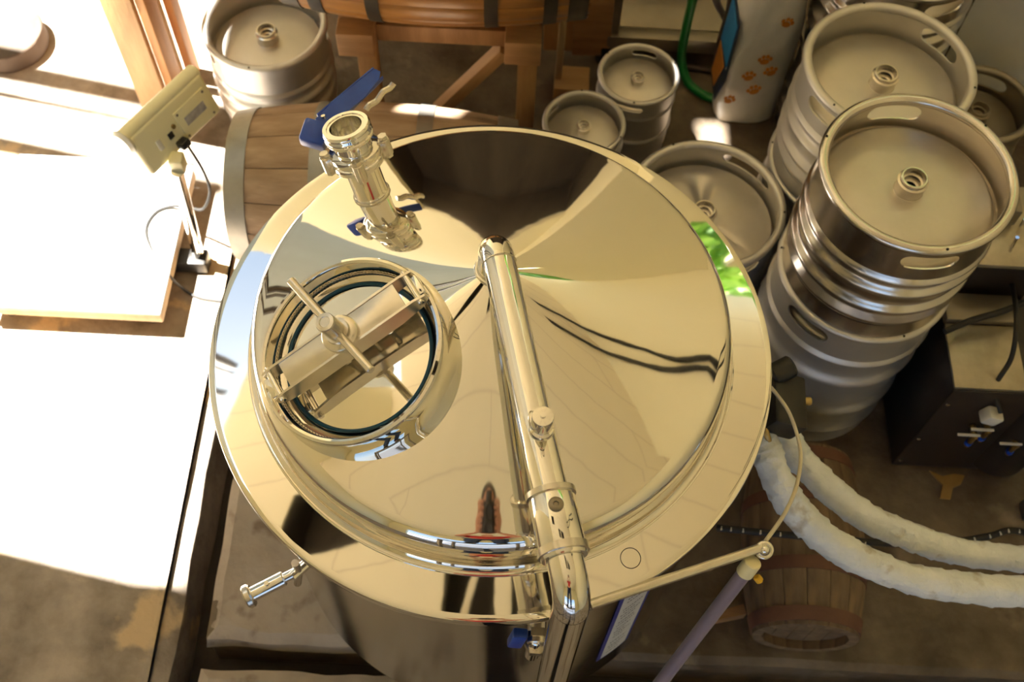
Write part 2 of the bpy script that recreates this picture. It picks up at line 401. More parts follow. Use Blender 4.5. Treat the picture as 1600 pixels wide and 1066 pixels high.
# bridge bar: channel with flanges that run on as prongs
bar_dir = (at(637, 462, hp.z + .07) - at(430, 582, hp.z + .03)); bar_dir = (bar_dir - hn * bar_dir.dot(hn)).normalized()
bc = at(533, 523, hp.z + .078); bc = hp + (bc - hp) - hn * ((bc - hp).dot(hn)) + hn * .078
BX = Matrix.Translation(bc) @ frame_to(hn, bar_dir).to_4x4()
bridge = part('hatch_bridge', B().box((0, 0, 0), (.215, .043, .004), rot=None, bev=.001) if False else B().box((0, 0, 0), (.218, .046, .004), bev=.001), 'satin', tank, local=True)
bridge.data.transform(BX); bridge.data.transform(Matrix.Translation(-root_loc(tank)))
for s in (-1, 1):
    fb = B(); Lh = .142
    fb.poly([(-Lh, -.010), (-Lh + .012, -.022), (-.085, -.030), (.085, -.030), (Lh - .012, -.022), (Lh, -.010), (Lh, .004), (Lh - .02, .009), (-Lh + .02, .009), (-Lh, .004)], .004)
    me_b = fb; X2 = BX @ Matrix.Translation((0, s * .0245 + .002, -.006)) @ Matrix.Rotation(pi / 2, 4, 'X')
    fb._xf(fb.b.verts, X2)
    part('side_flange', fb, 'satin', bridge)
for s in (-1, 1):        # pin seats at the hatch rim under the prongs
    lug = B().box((s * .138, 0, -.018), (.016, .036, .024), bev=.003)
    lug._xf(lug.b.verts, BX); part('hinge_lug', lug, 'chrome', bridge)
    pn = B().cyl((s * .131, -.032, -.006), (s * .131, .032, -.006), .0055, seg=14, bev=.001); pn._xf(pn.b.verts, BX); part('pin', pn, 'chrome', bridge)
# clamp screw and crossbar handle
kn = B().lathe([(0, .002), (.030, .002), (.030, .010), (.027, .013), (.0205, .014), (.0195, .02), (0, .021)], 40); kn._xf(kn.b.verts, BX); part('screw_collar', kn, 'satin', tank)
sc_ = B().lathe([(0, .018), (.0155, .018), (.0155, .060), (.0145, .0625), (.009, .063), (.008, .0615), (0, .0615)], 36); sc_._xf(sc_.b.verts, BX); screw = part('clamp_screw', sc_, 'satin', tank)
hz = .024
hc = BX @ V((0, 0, hz)); hd = at(597, 594, hc.z) - at(428, 408, hc.z + .0); hd = (hd - hn * hd.dot(hn)).normalized()
hdl = B().cyl(hc - hd * .122, hc + hd * .094, .0075, seg=20, bev=.0015); part('crossbar_handle', hdl, 'satin', screw)
nuts = B()
for dx, dy in ((-.03, .0), (.02, .012), (.055, .004)):
    nuts = B().cyl((dx, dy, -.052), (dx, dy, -.004), .006, seg=12); nuts._xf(nuts.b.verts, BX); part('bolt', nuts, 'chrome', bridge)

# --- inlet with butterfly valve
vp, vn = on_cone(-.262, 1.172)
vt = vp + vn * .147
VX = Matrix.Translation(vp) @ frame_to(vn, (1, -.25, 0)).to_4x4() @ Matrix.Diagonal((1, 1, .88, 1))
inlet = part('inlet_stub', B().lathe([(.036, -.012), (.033, .0), (.0305, .006), (.030, .01), (.030, .085), (.026, .085)], 64, VX), 'chrome', tank)
part('weld_bead', B().torus(.0315, .0022, VX @ Matrix.Translation((0, 0, .003)), seg=48, sub=8), 'satin', inlet)
valve = part('butterfly_valve', B().lathe([(.028, .078), (.042, .078), (.0455, .081), (.0465, .088), (.0455, .094), (.043, .096), (.043, .099), (.0455, .101), (.0465, .107), (.0455, .114), (.040, .117), (.034, .119), (.033, .135), (.036, .139), (.041, .141), (.0425, .144), (.0425, .147), (.041, .149), (.041, .151), (.0425, .153), (.0425, .156), (.041, .159), (.041, .161), (.0425, .163), (.0425, .166), (.040, .170), (.0335, .170), (.033, .168), (.0285, .168), (.028, .160), (.028, .10)], 72, VX), 'chrome', tank)
part('valve_disc', B().lathe([(0, .108), (.0275, .108), (.0275, .111), (0, .113)], 48, VX), 'satin', valve)
for k in range(4):
    a = radians(28 + 90 * k); c = V((.052 * cos(a), .052 * sin(a), 0))
    lb = B().box((.046 * cos(a), .046 * sin(a), .0975), (.022, .020, .034), rot=Matrix.Rotation(a, 3, 'Z'), bev=.004); lb._xf(lb.b.verts, VX); part('bolt_lug', lb, 'satin', valve)
    nb = B().cyl(c + V((0, 0, .074)), c + V((0, 0, .124)), .0085, seg=6); nb.cyl(c + V((0, 0, .080)), c + V((0, 0, .116)), .0100, seg=20, bev=.001); nb._xf(nb.b.verts, VX); part('bolt', nb, 'satin', valve)
# blue lever: hub block beside the valve, blade swept to the back right
q0 = at(492, 222, vt.z - .06); q1 = at(503, 190, vt.z - .045); q2 = at(592, 110, vt.z - .02)
hd_ = (q2 - q1).normalized(); RX = frame_to((vn + V((.30, -.50, 0))).normalized(), hd_)
LX = Matrix.Translation(q1) @ RX.to_4x4(); Lb = (q2 - q1).length
lev = B().poly([(-.006, -.012), (.03, -.018), (Lb * .6, -.020), (Lb - .012, -.013), (Lb, -.004), (Lb - .004, .007), (Lb * .6, .010), (.03, .012), (-.006, .010)], .004)
lev.box((Lb * .5, -.0155, -.005), (Lb * .96, .003, .014), rot=Matrix.Rotation(.045, 3, 'Z'), bev=.001); lev.box((Lb * .5, .013, -.005), (Lb * .96, .003, .014), rot=Matrix.Rotation(-.03, 3, 'Z'), bev=.001)
lev._xf(lev.b.verts, LX); blade = part('lever_handle', lev, 'blue', valve, label='blue plastic lever handle')
hb = B().box((-.024, -.008, -.004), (.044, .046, .034), rot=Matrix.Rotation(.5, 3, 'Z'), bev=.006); hb._xf(hb.b.verts, LX); hub = part('lever_hub', hb, 'blue', valve)
tb = B()
sp = B().cyl(q1 - vn * .02, vp + vn * .086, .007, seg=14); part('valve_spindle', sp, 'satin', valve)
sr = B().cyl(q1 + vn * .002 + hd_ * .006, q1 + vn * .008 + hd_ * .006, .004, seg=10); part('rivet', sr, 'satin', hub if False else valve)
for k in range(5):
    g = B().box((.004 - .0 * k, -.022 + .0, -.034 + .008 * k), (.012, .006, .0035)); g._xf(g.b.verts, LX); part('notch_tooth', g, 'black', valve)
t0, t1 = at(572, 172, vt.z - .07), at(615, 130, vt.z - .05)
tp = [t0.lerp(t1, i / 14) + vn * .0022 * sin(i * .9) for i in range(15)]
tl = B().tube(tp, .0058, 8); part('trigger_lever', tl, 'satin', valve)

# --- vent pipe over the lid
ap = V((TX, TY + .003, cone_z(0)))
PZ = 1.335
pe = at(896, 934, PZ - .012)
ph = V((pe.x - ap.x, pe.y - ap.y, 0)); phn = ph.normalized(); Lp = ph.length
PR = .0255; er = .042
path = [ap + V((0, 0, -.02)), ap + V((0, 0, .01))]
zc = PZ - er
for k in range(9):
    a = k / 8 * pi / 2; path.append(V((ap.x, ap.y, 0)) + phn * er * (1 - cos(a)) + V((0, 0, zc + er * sin(a))))
endc = V((pe.x, pe.y, 0))
for i in range(1, 13):
    p = V((ap.x, ap.y, PZ)) + phn * (er + (Lp - 2 * er) * i / 13); path.append(p - V((0, 0, .012 * i / 13)))
split = len(path)
for k in range(1, 11):
    a = k / 10 * pi / 2; path.append(endc - phn * er * (1 - sin(a)) + V((0, 0, PZ - .012 - er + er * cos(a))))
vent = part('vent_pipe', B().tube(path, PR, 32, caps=False), 'chrome', tank, ang=70)
low = [endc + V((0, 0, PZ - .012 - er - z)) for z in (0, .12, .3, .55, .9, 1.1)]
part('down_pipe', B().tube(low, PR, 32), 'chrome', tank)
part('weld_bead', B().torus(PR + .003, .0035, Matrix.Translation(ap + V((0, 0, -.004))), seg=40), 'chrome', vent)
for t in (.0,):
    p = V((ap.x, ap.y, PZ)) + phn * er
    part('pipe_seam', B().torus(PR, .0012, Matrix.Translation(p) @ phn.to_track_quat('Z', 'Y').to_matrix().to_4x4(), seg=40, sub=6), 'satin', vent)
# relief valve with pull ring
def on_pipe(f_): return V((ap.x, ap.y, PZ - .012 * f_)) + phn * Lp * f_
rp = on_pipe(.60) + V((0.002, 0, PR - .004))
XR = Matrix.Translation(rp)
rv = part('relief_valve', B().lathe([(0, 0), (.010, 0), (.010, .012), (.0165, .013), (.0175, .016), (.0175, .021), (.0165, .024), (.0125, .026), (.0125, .032), (.0155, .034), (.0155, .058), (.0145, .061), (.004, .062), (.004, .066), (0, .066)], 32, XR), 'chrome', tank)
part('pull_ring', B().torus(.0125, .0012, XR @ Matrix.Translation((-.013, -.006, .058)) @ Matrix.Rotation(radians(62), 4, 'Y'), seg=32, sub=6), 'satin', rv)
# pipe clamp with bolt
def clampband(f0, f1, r, name, mt):
    p0, p1 = on_pipe(f0), on_pipe(f1); d = p1 - p0
    X = Matrix.Translation(p0) @ d.to_track_quat('Z', 'Y').to_matrix().to_4x4(); L = d.length
    return part(name, B().lathe([(PR, 0), (r, 0), (r + .001, .002), (r + .001, L - .002), (r, L), (PR, L)], 48, X), mt, tank)
cb = clampband(.735, .905, PR + .006, 'pipe_clamp', 'chrome')
part('clamp_lip', B().lathe([(PR + .006, 0), (PR + .0095, .001), (PR + .0095, .009), (PR + .006, .01)], 48, Matrix.Translation(on_pipe(.735)) @ phn.to_track_quat('Z', 'Y').to_matrix().to_4x4()), 'satin', cb)
part('clamp_lip', B().lathe([(PR + .006, 0), (PR + .010, .001), (PR + .010, .012), (PR + .006, .013)], 48, Matrix.Translation(on_pipe(.875)) @ phn.to_track_quat('Z', 'Y').to_matrix().to_4x4()), 'satin', cb)
bp_ = on_pipe(.79) + V((0, 0, PR + .005)); part('clamp_bolt', B().lathe([(.0105, 0), (.0105, .003), (.009, .0045), (.004, .005), (.003, .003), (0, .003)], 24, Matrix.Translation(bp_)), 'steelframe', cb)

# --- blue drain valve under the front of the rim
dv0 = at(838, 1000, .86); dvy = TY - sqrt(RB ** 2 - (dv0.x - TX) ** 2)
sv = part('side_valve', B().cyl((dv0.x, dvy + .01, .87), (dv0.x, dvy - .045, .87), .016, seg=24, bev=.002), 'satin', tank)
part('valve_nut', B().cyl((dv0.x, dvy - .020, .87), (dv0.x, dvy - .034, .87), .021, seg=6), 'satin', sv)
part('valve_outlet', B().cyl((dv0.x, dvy - .035, .875), (dv0.x - .004, dvy - .035, .76), .013, seg=20, bev=.002), 'chrome', sv)
part('valve_nut', B().cyl((dv0.x, dvy - .035, .835), (dv0.x, dvy - .035, .815), .019, seg=6), 'satin', sv)
bh = B().box((dv0.x - .032, dvy - .032, .855), (.026, .018, .075), rot=Matrix.Rotation(.12, 3, 'Y'), bev=.004); part('valve_handle', bh, 'blue', sv, label='blue plastic valve handle')
lp = [V((dv0.x - .05 - .010 * sin(t * pi), dvy - .012, .905 - .04 * t)) for t in [i / 10 for i in range(11)]]
part('handle_wire', B().tube(lp, .0022, 6), 'satin', sv)

# --- sampling tap on the left flank
tpx = at(432, 962, .80)
an = atan2(.54 - TY, -.40 - TX); base = V((TX + RB * cos(an), TY + RB * sin(an), .80)); out = V((cos(an), sin(an), 0)); tn = V((-sin(an), cos(an), 0))
tapo = base + out * .045
tap = part('sampling_tap', B().cyl(base - out * .01, tapo, .010, seg=20), 'chrome', tank)
d_ = (at(400, 976, .79) - at(470, 940, .80)).normalized()
p0 = base + out * .03
part('tap_barrel', B().cyl(p0, p0 + d_ * .030, .009, seg=20).cyl(p0 + d_ * .028, p0 + d_ * .092, .0135, seg=28, bev=.002), 'chrome', tap)
part('tap_knob', B().cyl(p0 + d_ * .090, p0 + d_ * .104, .022, seg=24, bev=.003), 'satin', tap)
part('tap_grub', B().cyl(p0 + d_ * .06 + V((0, 0, .010)), p0 + d_ * .06 + V((0, 0, .020)), .004, seg=12), 'satin', tap)
part('tap_elbow', B().tube(smooth_path([p0 + V((0, 0, .045)), p0 + V((0, 0, .02)), p0, p0 - V((0, 0, .02)) + out * .004, p0 - V((0, 0, .05)) + out * .012], 5), .007, 12), 'satin', tap)

# --- printed instruction strip on the wall
ls = at(1035, 905, .9); a1 = atan2(ls.y - TY, ls.x - TX)
def wallpt(a, z, off): return V((TX + (RB + off) * cos(a), TY + (RB + off) * sin(a), z))
def patch(a0, a1_, z0, z1, off):
    b = B(); n = 10; R0 = []; R1 = []
    for i in range(n + 1):
        a = a0 + (a1_ - a0) * i / n; R0.append(b.b.verts.new(wallpt(a, z0, off))); R1.append(b.b.verts.new(wallpt(a, z1, off)))
    for i in range(n): b.b.faces.new((R0[i], R0[i + 1], R1[i + 1], R1[i]))
    return b
la0, la1 = radians(-57), radians(-46)
lab = part('instruction_label', patch(la0, la1, .30, .955, .0015), 'labelblue', tank, label='blue edged printed instruction strip')
part('label_paper', patch(la0 + .022, la1 - .022, .31, .945, .0022), 'paper', lab)
ink = B()
z = .92
while z > .33:
    a = la0 + .04 + random.random() * .012; stop = la1 - .04 - random.random() * .05
    while a < stop:
        w = .004 + random.random() * .010
        vs = [ink.b.verts.new(wallpt(aa, zz, .0027)) for aa, zz in ((a, z), (min(a + w, stop), z), (min(a + w, stop), z + .006), (a, z + .006))]; ink.b.faces.new(vs); a += w + .004
    z -= random.choice((.022, .022, .045, .03))
o_ = part('printed_lines', ink, 'ink', lab); o_['kind'] = 'stuff'
# thin dark ring laid on the rim
pl = at(985, 873, ZR + .004); rr = sqrt((pl.x - TX) ** 2 + (pl.y - TY) ** 2); u_ = V((pl.x - TX, pl.y - TY, 0)).normalized()
nn_ = (u_ * sin(radians(8)) + V((0, 0, cos(radians(8))))); pl.z = ZR + .0005 + (.496 - rr) * tan(radians(8))
XP = Matrix.Translation(pl) @ frame_to(nn_).to_4x4()
plug = part('rim_ring', B().torus(.0165, .0007, XP, seg=48, sub=6), 'darkwood', tank)

# --- controller box and level arm fixed to the tank
ac = radians(-2); cpos = at(1228, 622, .87) - V((.05, 0, 0))
RCX = Matrix.Rotation(ac, 3, 'Z')
ctl = part('sensor_box', B().box(cpos + V((.045, -.01, -.01)), (.07, .11, .06), rot=RCX @ Matrix.Rotation(.35, 3, 'Y'), bev=.006), 'black', tank, label='black plastic sensor box')
part('sensor_cap', B().cyl(cpos + V((.02, .035, .02)), cpos + V((.06, .055, .03)), .022, seg=20, bev=.004), 'black', ctl)
part('sensor_gland', B().cyl(cpos + V((.085, .0, -.01)), cpos + V((.10, .002, -.012)), .008, seg=14, bev=.001), 'brass', ctl)
part('sensor_clamp', B().torus(.022, .006, Matrix.Translation(cpos + V((.02, -.055, -.03))) @ Matrix.Rotation(1.1, 4, 'Y'), seg=24), 'brass', ctl)
a0p = at(922, 945, 1.02); a1p = at(1190, 856, 1.0)
arm = part('level_arm', B().cyl(a0p, a1p, .0082, seg=20, bev=.001), 'satin', tank, label='thin steel arm reaching out to the right')
part('arm_eye', B().torus(.012, .004, Matrix.Translation(a1p + V((.004, -.004, 0))) @ Matrix.Rotation(.5, 4, 'X'), seg=28), 'chrome', arm)
part('arm_ball', B().lathe([(.008 * sin(k * pi / 8), -.008 * cos(k * pi / 8)) for k in range(9)], 20, Matrix.Translation(a1p + V((.004, -.004, .003)))), 'chrome', arm)
part('arm_bracket', B().cyl(a0p, V((a0p.x - .035, a0p.y + .0, a0p.z - .004)), .007, seg=14), 'satin', arm)

# ================================================================== KEGS
def boolean_cut(bring, cutters):
    me = finish(bring); o = bpy.data.objects.new('tmp_ring', me); COL.objects.link(o)
    mc = finish(cutters); c = bpy.data.objects.new('tmp_cut', mc); COL.objects.link(c)
    md = o.modifiers.new('b', 'BOOLEAN'); md.operation = 'DIFFERENCE'; md.object = c; md.solver = 'EXACT'
    dg = bpy.context.evaluated_depsgraph_get()
    r = bpy.data.meshes.new_from_object(o.evaluated_get(dg))
    for x in (o, c): bpy.data.objects.remove(x)
    for p in r.polygons: p.use_smooth = True
    r.set_sharp_from_angle(angle=radians(40)); r.materials.clear(); return r

def stadium(w, h, n=8):
    r = h / 2; p = []
    for s, a0 in ((1, -pi / 2), (-1, pi / 2)):
        for k in range(n + 1):
            a = a0 + pi * k / n; p.append((s * (w / 2 - r) + r * cos(a), r * sin(a)))
    return p

KEGCACHE = {}
def keg(label, kind, loc, rotz, R, h, mat_b, mat_h, group=None, star=False):
    key = (kind, R, h, mat_b, mat_h)
    t = thing('beer_keg', label, 'keg', loc, (0, 0, rotz), group)
    if key in KEGCACHE:
        for me, nm in KEGCACHE[key]: part(nm, me, mat_b, t, local=True)
        return t
    s = R / .204; ch = .126 if kind != 'slim' else .075; rec = .084 if kind != 'slim' else .05
    # ribbed body, top to bottom
    Rc = R - .006 * s
    P = [(Rc - .004, h - rec - .03), (Rc, h - ch + .006), (R - .001, h - ch), (R, h - ch - .004), (R - .003, h - ch - .009)]
    if kind == 'slim':
        P += [(R - .004, h - ch - .02), (R - .004, h * .42), (R - .001, h * .41), (R + .001, h * .39), (R - .003, h * .37), (R - .004, h * .2), (R - .004, .045)]
    else:
        span0, span1 = h - ch - .012, .075
        def rib(c, w, amp):
            return [(R - .012 * s + amp * (0.5 + .5 * cos(k * pi / 4)), c - w * k / 4 / 2) for k in range(-4, 5)]
        mid = (span0 + span1) / 2; wd_ = min(.06, (span0 - span1) / 4.0)
        P += [(R - .011 * s, span0 - .008)]
        P += rib(mid + (span0 - span1) * .24, wd_ * 1.15, .013)
        P += rib(mid - (span0 - span1) * .20, wd_ * 1.15, .013)
        P += [(R - .011 * s, span1 + .018), (R - .002, span1 + .004), (R - .001, span1 - .002), (R - .004, span1 - .01)]
    body = B().lathe(P + [(R - .012, .05), (R - .03, .03)], 96)
    cache = []
    def add(nm, b, mt, ang=40):
        me = b if isinstance(b, bpy.types.Mesh) else finish(b, ang)
        me.materials.append(M[mt]); cache.append((me, nm)); return part(nm, me, mt, t, local=True)
    add('body', body, mat_b)
    # head plate
    if kind == 'star':
        hb = B(); rings = 18; seg = 96; rows = []
        for i in range(rings + 1):
            r = (Rc - .004) * (1 - i / rings); row = []
            for k in range(seg):
                a = 2 * pi * k / seg; q = r / Rc
                z = h - rec - .004 + .020 * (1 - q * q) - .016 * max(0, cos(2.5 * a + .6)) ** 6 * max(0, 1 - ((q - .45) / .30) ** 2) - (.018 if i == 0 else 0)
                row.append(hb.b.verts.new((r * cos(a), r * sin(a), z)) if i < rings else None)
            if i == rings: row = [hb.b.verts.new((0, 0, h - rec + .012))]
            rows.append(row)
        for A, C in zip(rows, rows[1:]):
            for k in range(seg):
                j = (k + 1) % seg
                if len(C) == 1: hb.b.faces.new((A[k], A[j], C[0]))
                else: hb.b.faces.new((A[k], A[j], C[j], C[k]))
        add('head_plate', hb, mat_h)
    else:
        add('head_plate', B().lathe([(Rc - .003, h - rec - .022), (Rc - .009, h - rec - .020), (Rc - .013, h - rec - .008), (Rc - .019, h - rec - .003), (Rc * .88, h - rec + .0005), (Rc * .6, h - rec + .008), (Rc * .25, h - rec + .0125), (0, h - rec + .013)], 72), mat_h)
    # rolled chime with hand slots
    rb = .0115 if kind != 'slim' else .008
    wall = [(Rc - .004, h - rec - .028), (Rc, h - rec - .03), (Rc, h - 2 * rb)]
    for k in range(0, 11):
        a = -.35 * pi + k / 10 * 1.45 * pi; wall.append((Rc - rb * .35 + rb * cos(a), h - rb + rb * sin(a)))
    wall += [(Rc - .004, h - 2 * rb - .004)]
    ring = B().lathe(wall, 128, close=True)
    cut = B(); sw, sh = (.118, .042) if kind != 'slim' else (.075, .02)
    if kind == 'star': sw, sh = .15, .030
    for a in ((pi / 2, -pi / 2) if kind != 'star' else (pi / 2, pi * 7 / 6, -pi / 6)):
        X = Matrix.Rotation(a, 4, 'Z') @ Matrix.Translation((R - .06, 0, h - 2 * rb - sh / 2 - .009)) @ Matrix.Rotation(pi / 2, 4, 'Z') @ Matrix.Rotation(pi / 2, 4, 'X')
        cut.poly(stadium(sw, sh), .12, X @ Matrix.Translation((0, 0, -.03)) if False else X)
    add('top_chime', boolean_cut(ring, cut), mat_b)
    # neck with extractor valve
    z0 = h - rec + .010; k_ = 1 if kind != 'slim' else .62
    nk = [(.036, -.006), (.0345, .001), (.031, .003), (.0305, .026), (.0325, .028), (.0325, .033), (.028, .035), (.028, .043), (.0265, .0445), (.024, .0445), (.0232, .042), (.023, .027), (.019, .026), (.0185, .014), (.013, .013), (.0125, .002)]
    add('neck', B().lathe([(r * k_, z0 + zz * k_) for r, zz in nk], 40), 'satin' if mat_h != 'kegbrown' else 'kegbrown')
    add('valve_ball', B().lathe([(.0126 * k_, z0 + .004 * k_), (.007 * k_, z0 + .006 * k_), (0, z0 + .007 * k_)], 20), 'hole')
    for k in range(3):
        a = .6 + 2 * pi * k / 3; add('drain_hole', B().cyl((Rc * cos(a), Rc * sin(a), h - .002), (Rc * cos(a), Rc * sin(a), h + .0006), .0028, seg=8), 'hole')
    # bottom chime
    add('bottom_chime', B().lathe([(R - .03, .032), (R - .013, .046), (R - .010, .012), (R - .008, .004), (R - .013, .0), (R - .019, .004), (R - .018, .03)], 72), mat_b)
    KEGCACHE[key] = cache
    return t

KE = (.817, 1.447)
keg('matt grey steel keg at the bottom of the stack beside the tank', 'tall', (*KE, 0), radians(225 - 90), .204, .581, 'keg', 'keghead')
keg('bright steel keg on top of the matt keg, nearest stack at right', 'short', (*KE, .581), radians(4), .204, .365, 'kegshiny', 'keghead')
KG = (.858, 1.845 + .03)
keg('matt steel keg under the second keg stack, mostly hidden', 'low', (*KG, 0), 0.2, .204, .428, 'keg', 'keghead')
keg('pale steel keg on the second stack, right behind the bright keg', 'short', (*KG, .428), radians(38 - 90), .204, .365, 'keg', 'keghead')
KI = (.997, 2.365)
keg('bright steel keg at the bottom of the rear stack beside the white sack', 'short', (*KI, 0), 1.0, .204, .365, 'kegshiny', 'keghead')
keg('bright steel keg on top of the rear stack, cut by the top frame edge', 'short', (*KI, .365), .4, .204, .365, 'kegshiny', 'keghead')
keg('wide steel keg with a star pressed head behind the tank rim', 'star', (.48, 1.706, 0), radians(-40), .204, .443, 'keg', 'keghead')
keg('steel keg behind the pale barrel at upper left, sunlit on its side', 'short', (-.762, 2.325, 0), radians(110), .180, .36, 'keg', 'keghead')
keg('taller slim small keg beside the patch of sun', 'slim', (.329, 2.262, 0), radians(-12), .118, .299, 'keg', 'keghead')
keg('slim small keg half hidden behind the back of the tank rim', 'slim', (.173, 2.075, 0), radians(60), .118, .293, 'keg', 'keghead')
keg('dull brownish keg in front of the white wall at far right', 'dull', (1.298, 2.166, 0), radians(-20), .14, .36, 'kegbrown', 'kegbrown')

# ================================================================== BARRELS
def barrel(label, loc, rot, r_mid, r_end, L, n, ms, mh, hoops, head_mat, group=None, headboards=5):
    """wooden barrel, local axis Z from -L/2 to L/2"""
    t = thing('wooden_barrel', label, 'barrel', loc, rot, group)
    def rad(z): q = 2 * z / L; return r_mid + (r_end - r_mid) * q * q
    b = B(); NS = 10; da = pi / n * .975; th = .022; rows = []
    for i in range(NS + 1):
        z = -L / 2 + L * i / NS; r = rad(z); row = []
        for rr_, aa in ((r - .0015, -da), (r, -da * .9), (r, 0), (r, da * .9), (r - .0015, da), (r - th, da), (r - th, -da)):
            row.append(b.b.verts.new((rr_ * cos(aa), rr_ * sin(aa), z)))
        rows.append(row)
    for A, C in zip(rows, rows[1:]):
        for k in range(7): b.b.faces.new((A[k], A[(k + 1) % 7], C[(k + 1) % 7], C[k]))
    b.b.faces.new(rows[0][::-1]); b.b.faces.new(rows[-1])
    me = finish(b); me.materials.append(M[ms])
    for k in range(n):
        o = part('stave', me, ms, t, local=True); o.rotation_euler = (0, 0, 2 * pi * k / n)
    for z, w in hoops:
        r0, r1 = rad(z - w / 2), rad(z + w / 2)
        part('hoop', B().lathe([(r0 - .002, z - w / 2), (r0 + .0025, z - w / 2), (r1 + .0025, z + w / 2), (r1 - .002, z + w / 2)], 64, close=True), mh, t, local=True)
    for s in (-1, 1):
        rh = r_end - th + .002; zz = s * (L / 2 - .028)
        for k in range(headboards):
            w = 2 * rh / headboards; x0 = -rh + k * w + .001; x1 = x0 + w - .002
            pts = []
            for i in range(7):
                x = x0 + (x1 - x0) * i / 6; pts.append((x, -sqrt(max(rh * rh - x * x, 1e-8))))
            pts += [(x, -y) for x, y in pts[::-1]]
            part('head_board', B().poly(pts, .012, Matrix.Translation((0, 0, zz - .006))), head_mat, t, local=True)
    return t
# big pale barrel lying behind the tank, axis along X
barrel('big pale weathered barrel lying behind the tank', (-.39, 1.835, .242), (0, pi / 2, 0.02), .24, .203, .76, 15, 'stavepale', 'hoop',
       [(-.352, .055), (-.135, .042), (.135, .042), (.352, .055)], 'stavepale')
# varnished barrel on the timber stand, only its underside in view
barrel('varnished orange barrel lying on the timber stand', (-.245, 2.285, .742), (0, pi / 2, 0), .225, .185, .80, 20, 'staveorange', 'hoopdark',
       [(-.37, .05), (-.30, .035), (-.15, .035), (.15, .035), (.30, .035), (.37, .05)], 'staveorange')
# small old barrel at lower right, axis along Y
barrel('small old dark barrel with rusty hoops below the white wrapped pipes', (.735, .905, .142), (pi / 2, 0, radians(-3)), .148, .122, .45, 16, 'stavedark', 'hooprust',
       [(-.20, .032), (-.085, .03), (.085, .03), (.20, .032)], 'stavedark')
bung = solo('wooden_wedge', B().poly([(0, 0), (.10, .0), (.10, .026), (0, .016)], .04, Matrix.Translation((.515, .735, .0)) @ Matrix.Rotation(.25, 4, 'Z')), 'woodbeam', 'small wooden wedge beside the old dark barrel', 'wedge')

# ================================================================== TIMBER STAND
def board(p0, p1, w, t_, up=(0, 0, 1), bev=.003):
    p0, p1 = V(p0), V(p1); d = p1 - p0; z = d.normalized(); x = V(up)
    Rm = frame_to(z, x if abs(z.dot(x.normalized())) < .95 else V((0, 1, 0)))
    return B().box((0, 0, 0), (w, t_, d.length), bev=bev), Matrix.Translation((p0 + p1) / 2) @ Rm.to_4x4()
def addboard(name, parent, p0, p1, w, t_, mt, up=(0, 0, 1)):
    b, X = board(p0, p1, w, t_, up)
    me = finish(b); me.materials.append(M[mt]); o = bpy.data.objects.new(name, me); COL.objects.link(o); o.parent = parent
    o.matrix_local = Matrix.Translation(-root_loc(parent)) @ X; return o
ZB = .458
sL = at(556, 66, ZB); sR = at(818, 58, ZB)
yb = (sL.y + sR.y) / 2 + .02
st = thing('timber_stand', 'rough timber trestle stand carrying the varnished barrel', 'stand', ((sL.x + sR.x) / 2, yb + .2, 0))
for x in (sL.x, sR.x):
    addboard('end_beam', st, (x, yb - .06, ZB), (x, yb + .62, ZB), .10, .085, 'woodbeam', (1, 0, 0))
    for yy in (yb + .005, yb + .50):
        addboard('leg', st, (x + (.015 if x > -.2 else .02), yy, 0.0), (x + (.015 if x > -.2 else .02), yy, ZB - .05), .055, .05, 'wood', (1, 0, 0))
for yy in (yb + .03, yb + .48):
    addboard('cross_rail', st, (sL.x + .05, yy, ZB - .015), (sR.x - .05, yy, ZB - .015), .06, .045, 'woodbeam')
addboard('brace', st, (sR.x - .05, yb + .03, ZB - .07), (sL.x + .20, yb + .06, .06), .05, .035, 'wood', (0, 1, 0))
addboard('brace', st, (sL.x + .28, yb + .33, ZB - .07), (sR.x - .06, yb + .33, .06), .05, .035, 'darkwood', (0, 1, 0))
# cradle blocks under the barrel
for x in (sL.x, sR.x):
    addboard('cradle_block', st, (x, yb + .00, ZB + .058), (x, yb + .16, ZB + .058), .09, .03, 'woodbeam', (1, 0, 0))

# ================================================================== TIMBER TABLE (upper left)
tb_ = thing('timber_table', 'rough open timber table frame standing in the sunlight at upper left', 'table', (-1.15, 2.4, 0))
pa = V((-1.062, 2.195, 0)); pb = V((-1.055, 2.385, 0))
def lpost(p, lean, w1, w2, hgt):
    top = p + V((lean[0], lean[1], hgt))
    addboard('leg_board', tb_, p + V((-.045, 0, 0)), top + V((-.045, 0, 0)), w1, .026, 'woodpale' if p is pb else 'wood', (1, 0, 0))
    addboard('leg_board', tb_, p + V((w1 / 2 - .030, .045, 0)), top + V((w1 / 2 - .030, .045, 0)), .026, w2, 'woodorange', (1, 0, 0))
lpost(pa, (0, 0), .085, .08, .66); lpost(pb, (0, 0), .045, .06, .66)
for xx, yy in ((-1.62, 2.95), (-1.10, 2.95)):
    addboard('leg_board', tb_, (xx, yy, 0), (xx, yy, .66), .085, .026, 'wood', (1, 0, 0))
addboard('apron_rail', tb_, (-1.62, 2.95, .625), (-1.03, 2.95, .625), .07, .026, 'wood')
addboard('apron_rail', tb_, (-1.05, 2.21, .625), (-1.05, 3.0, .625), .07, .026, 'wood')

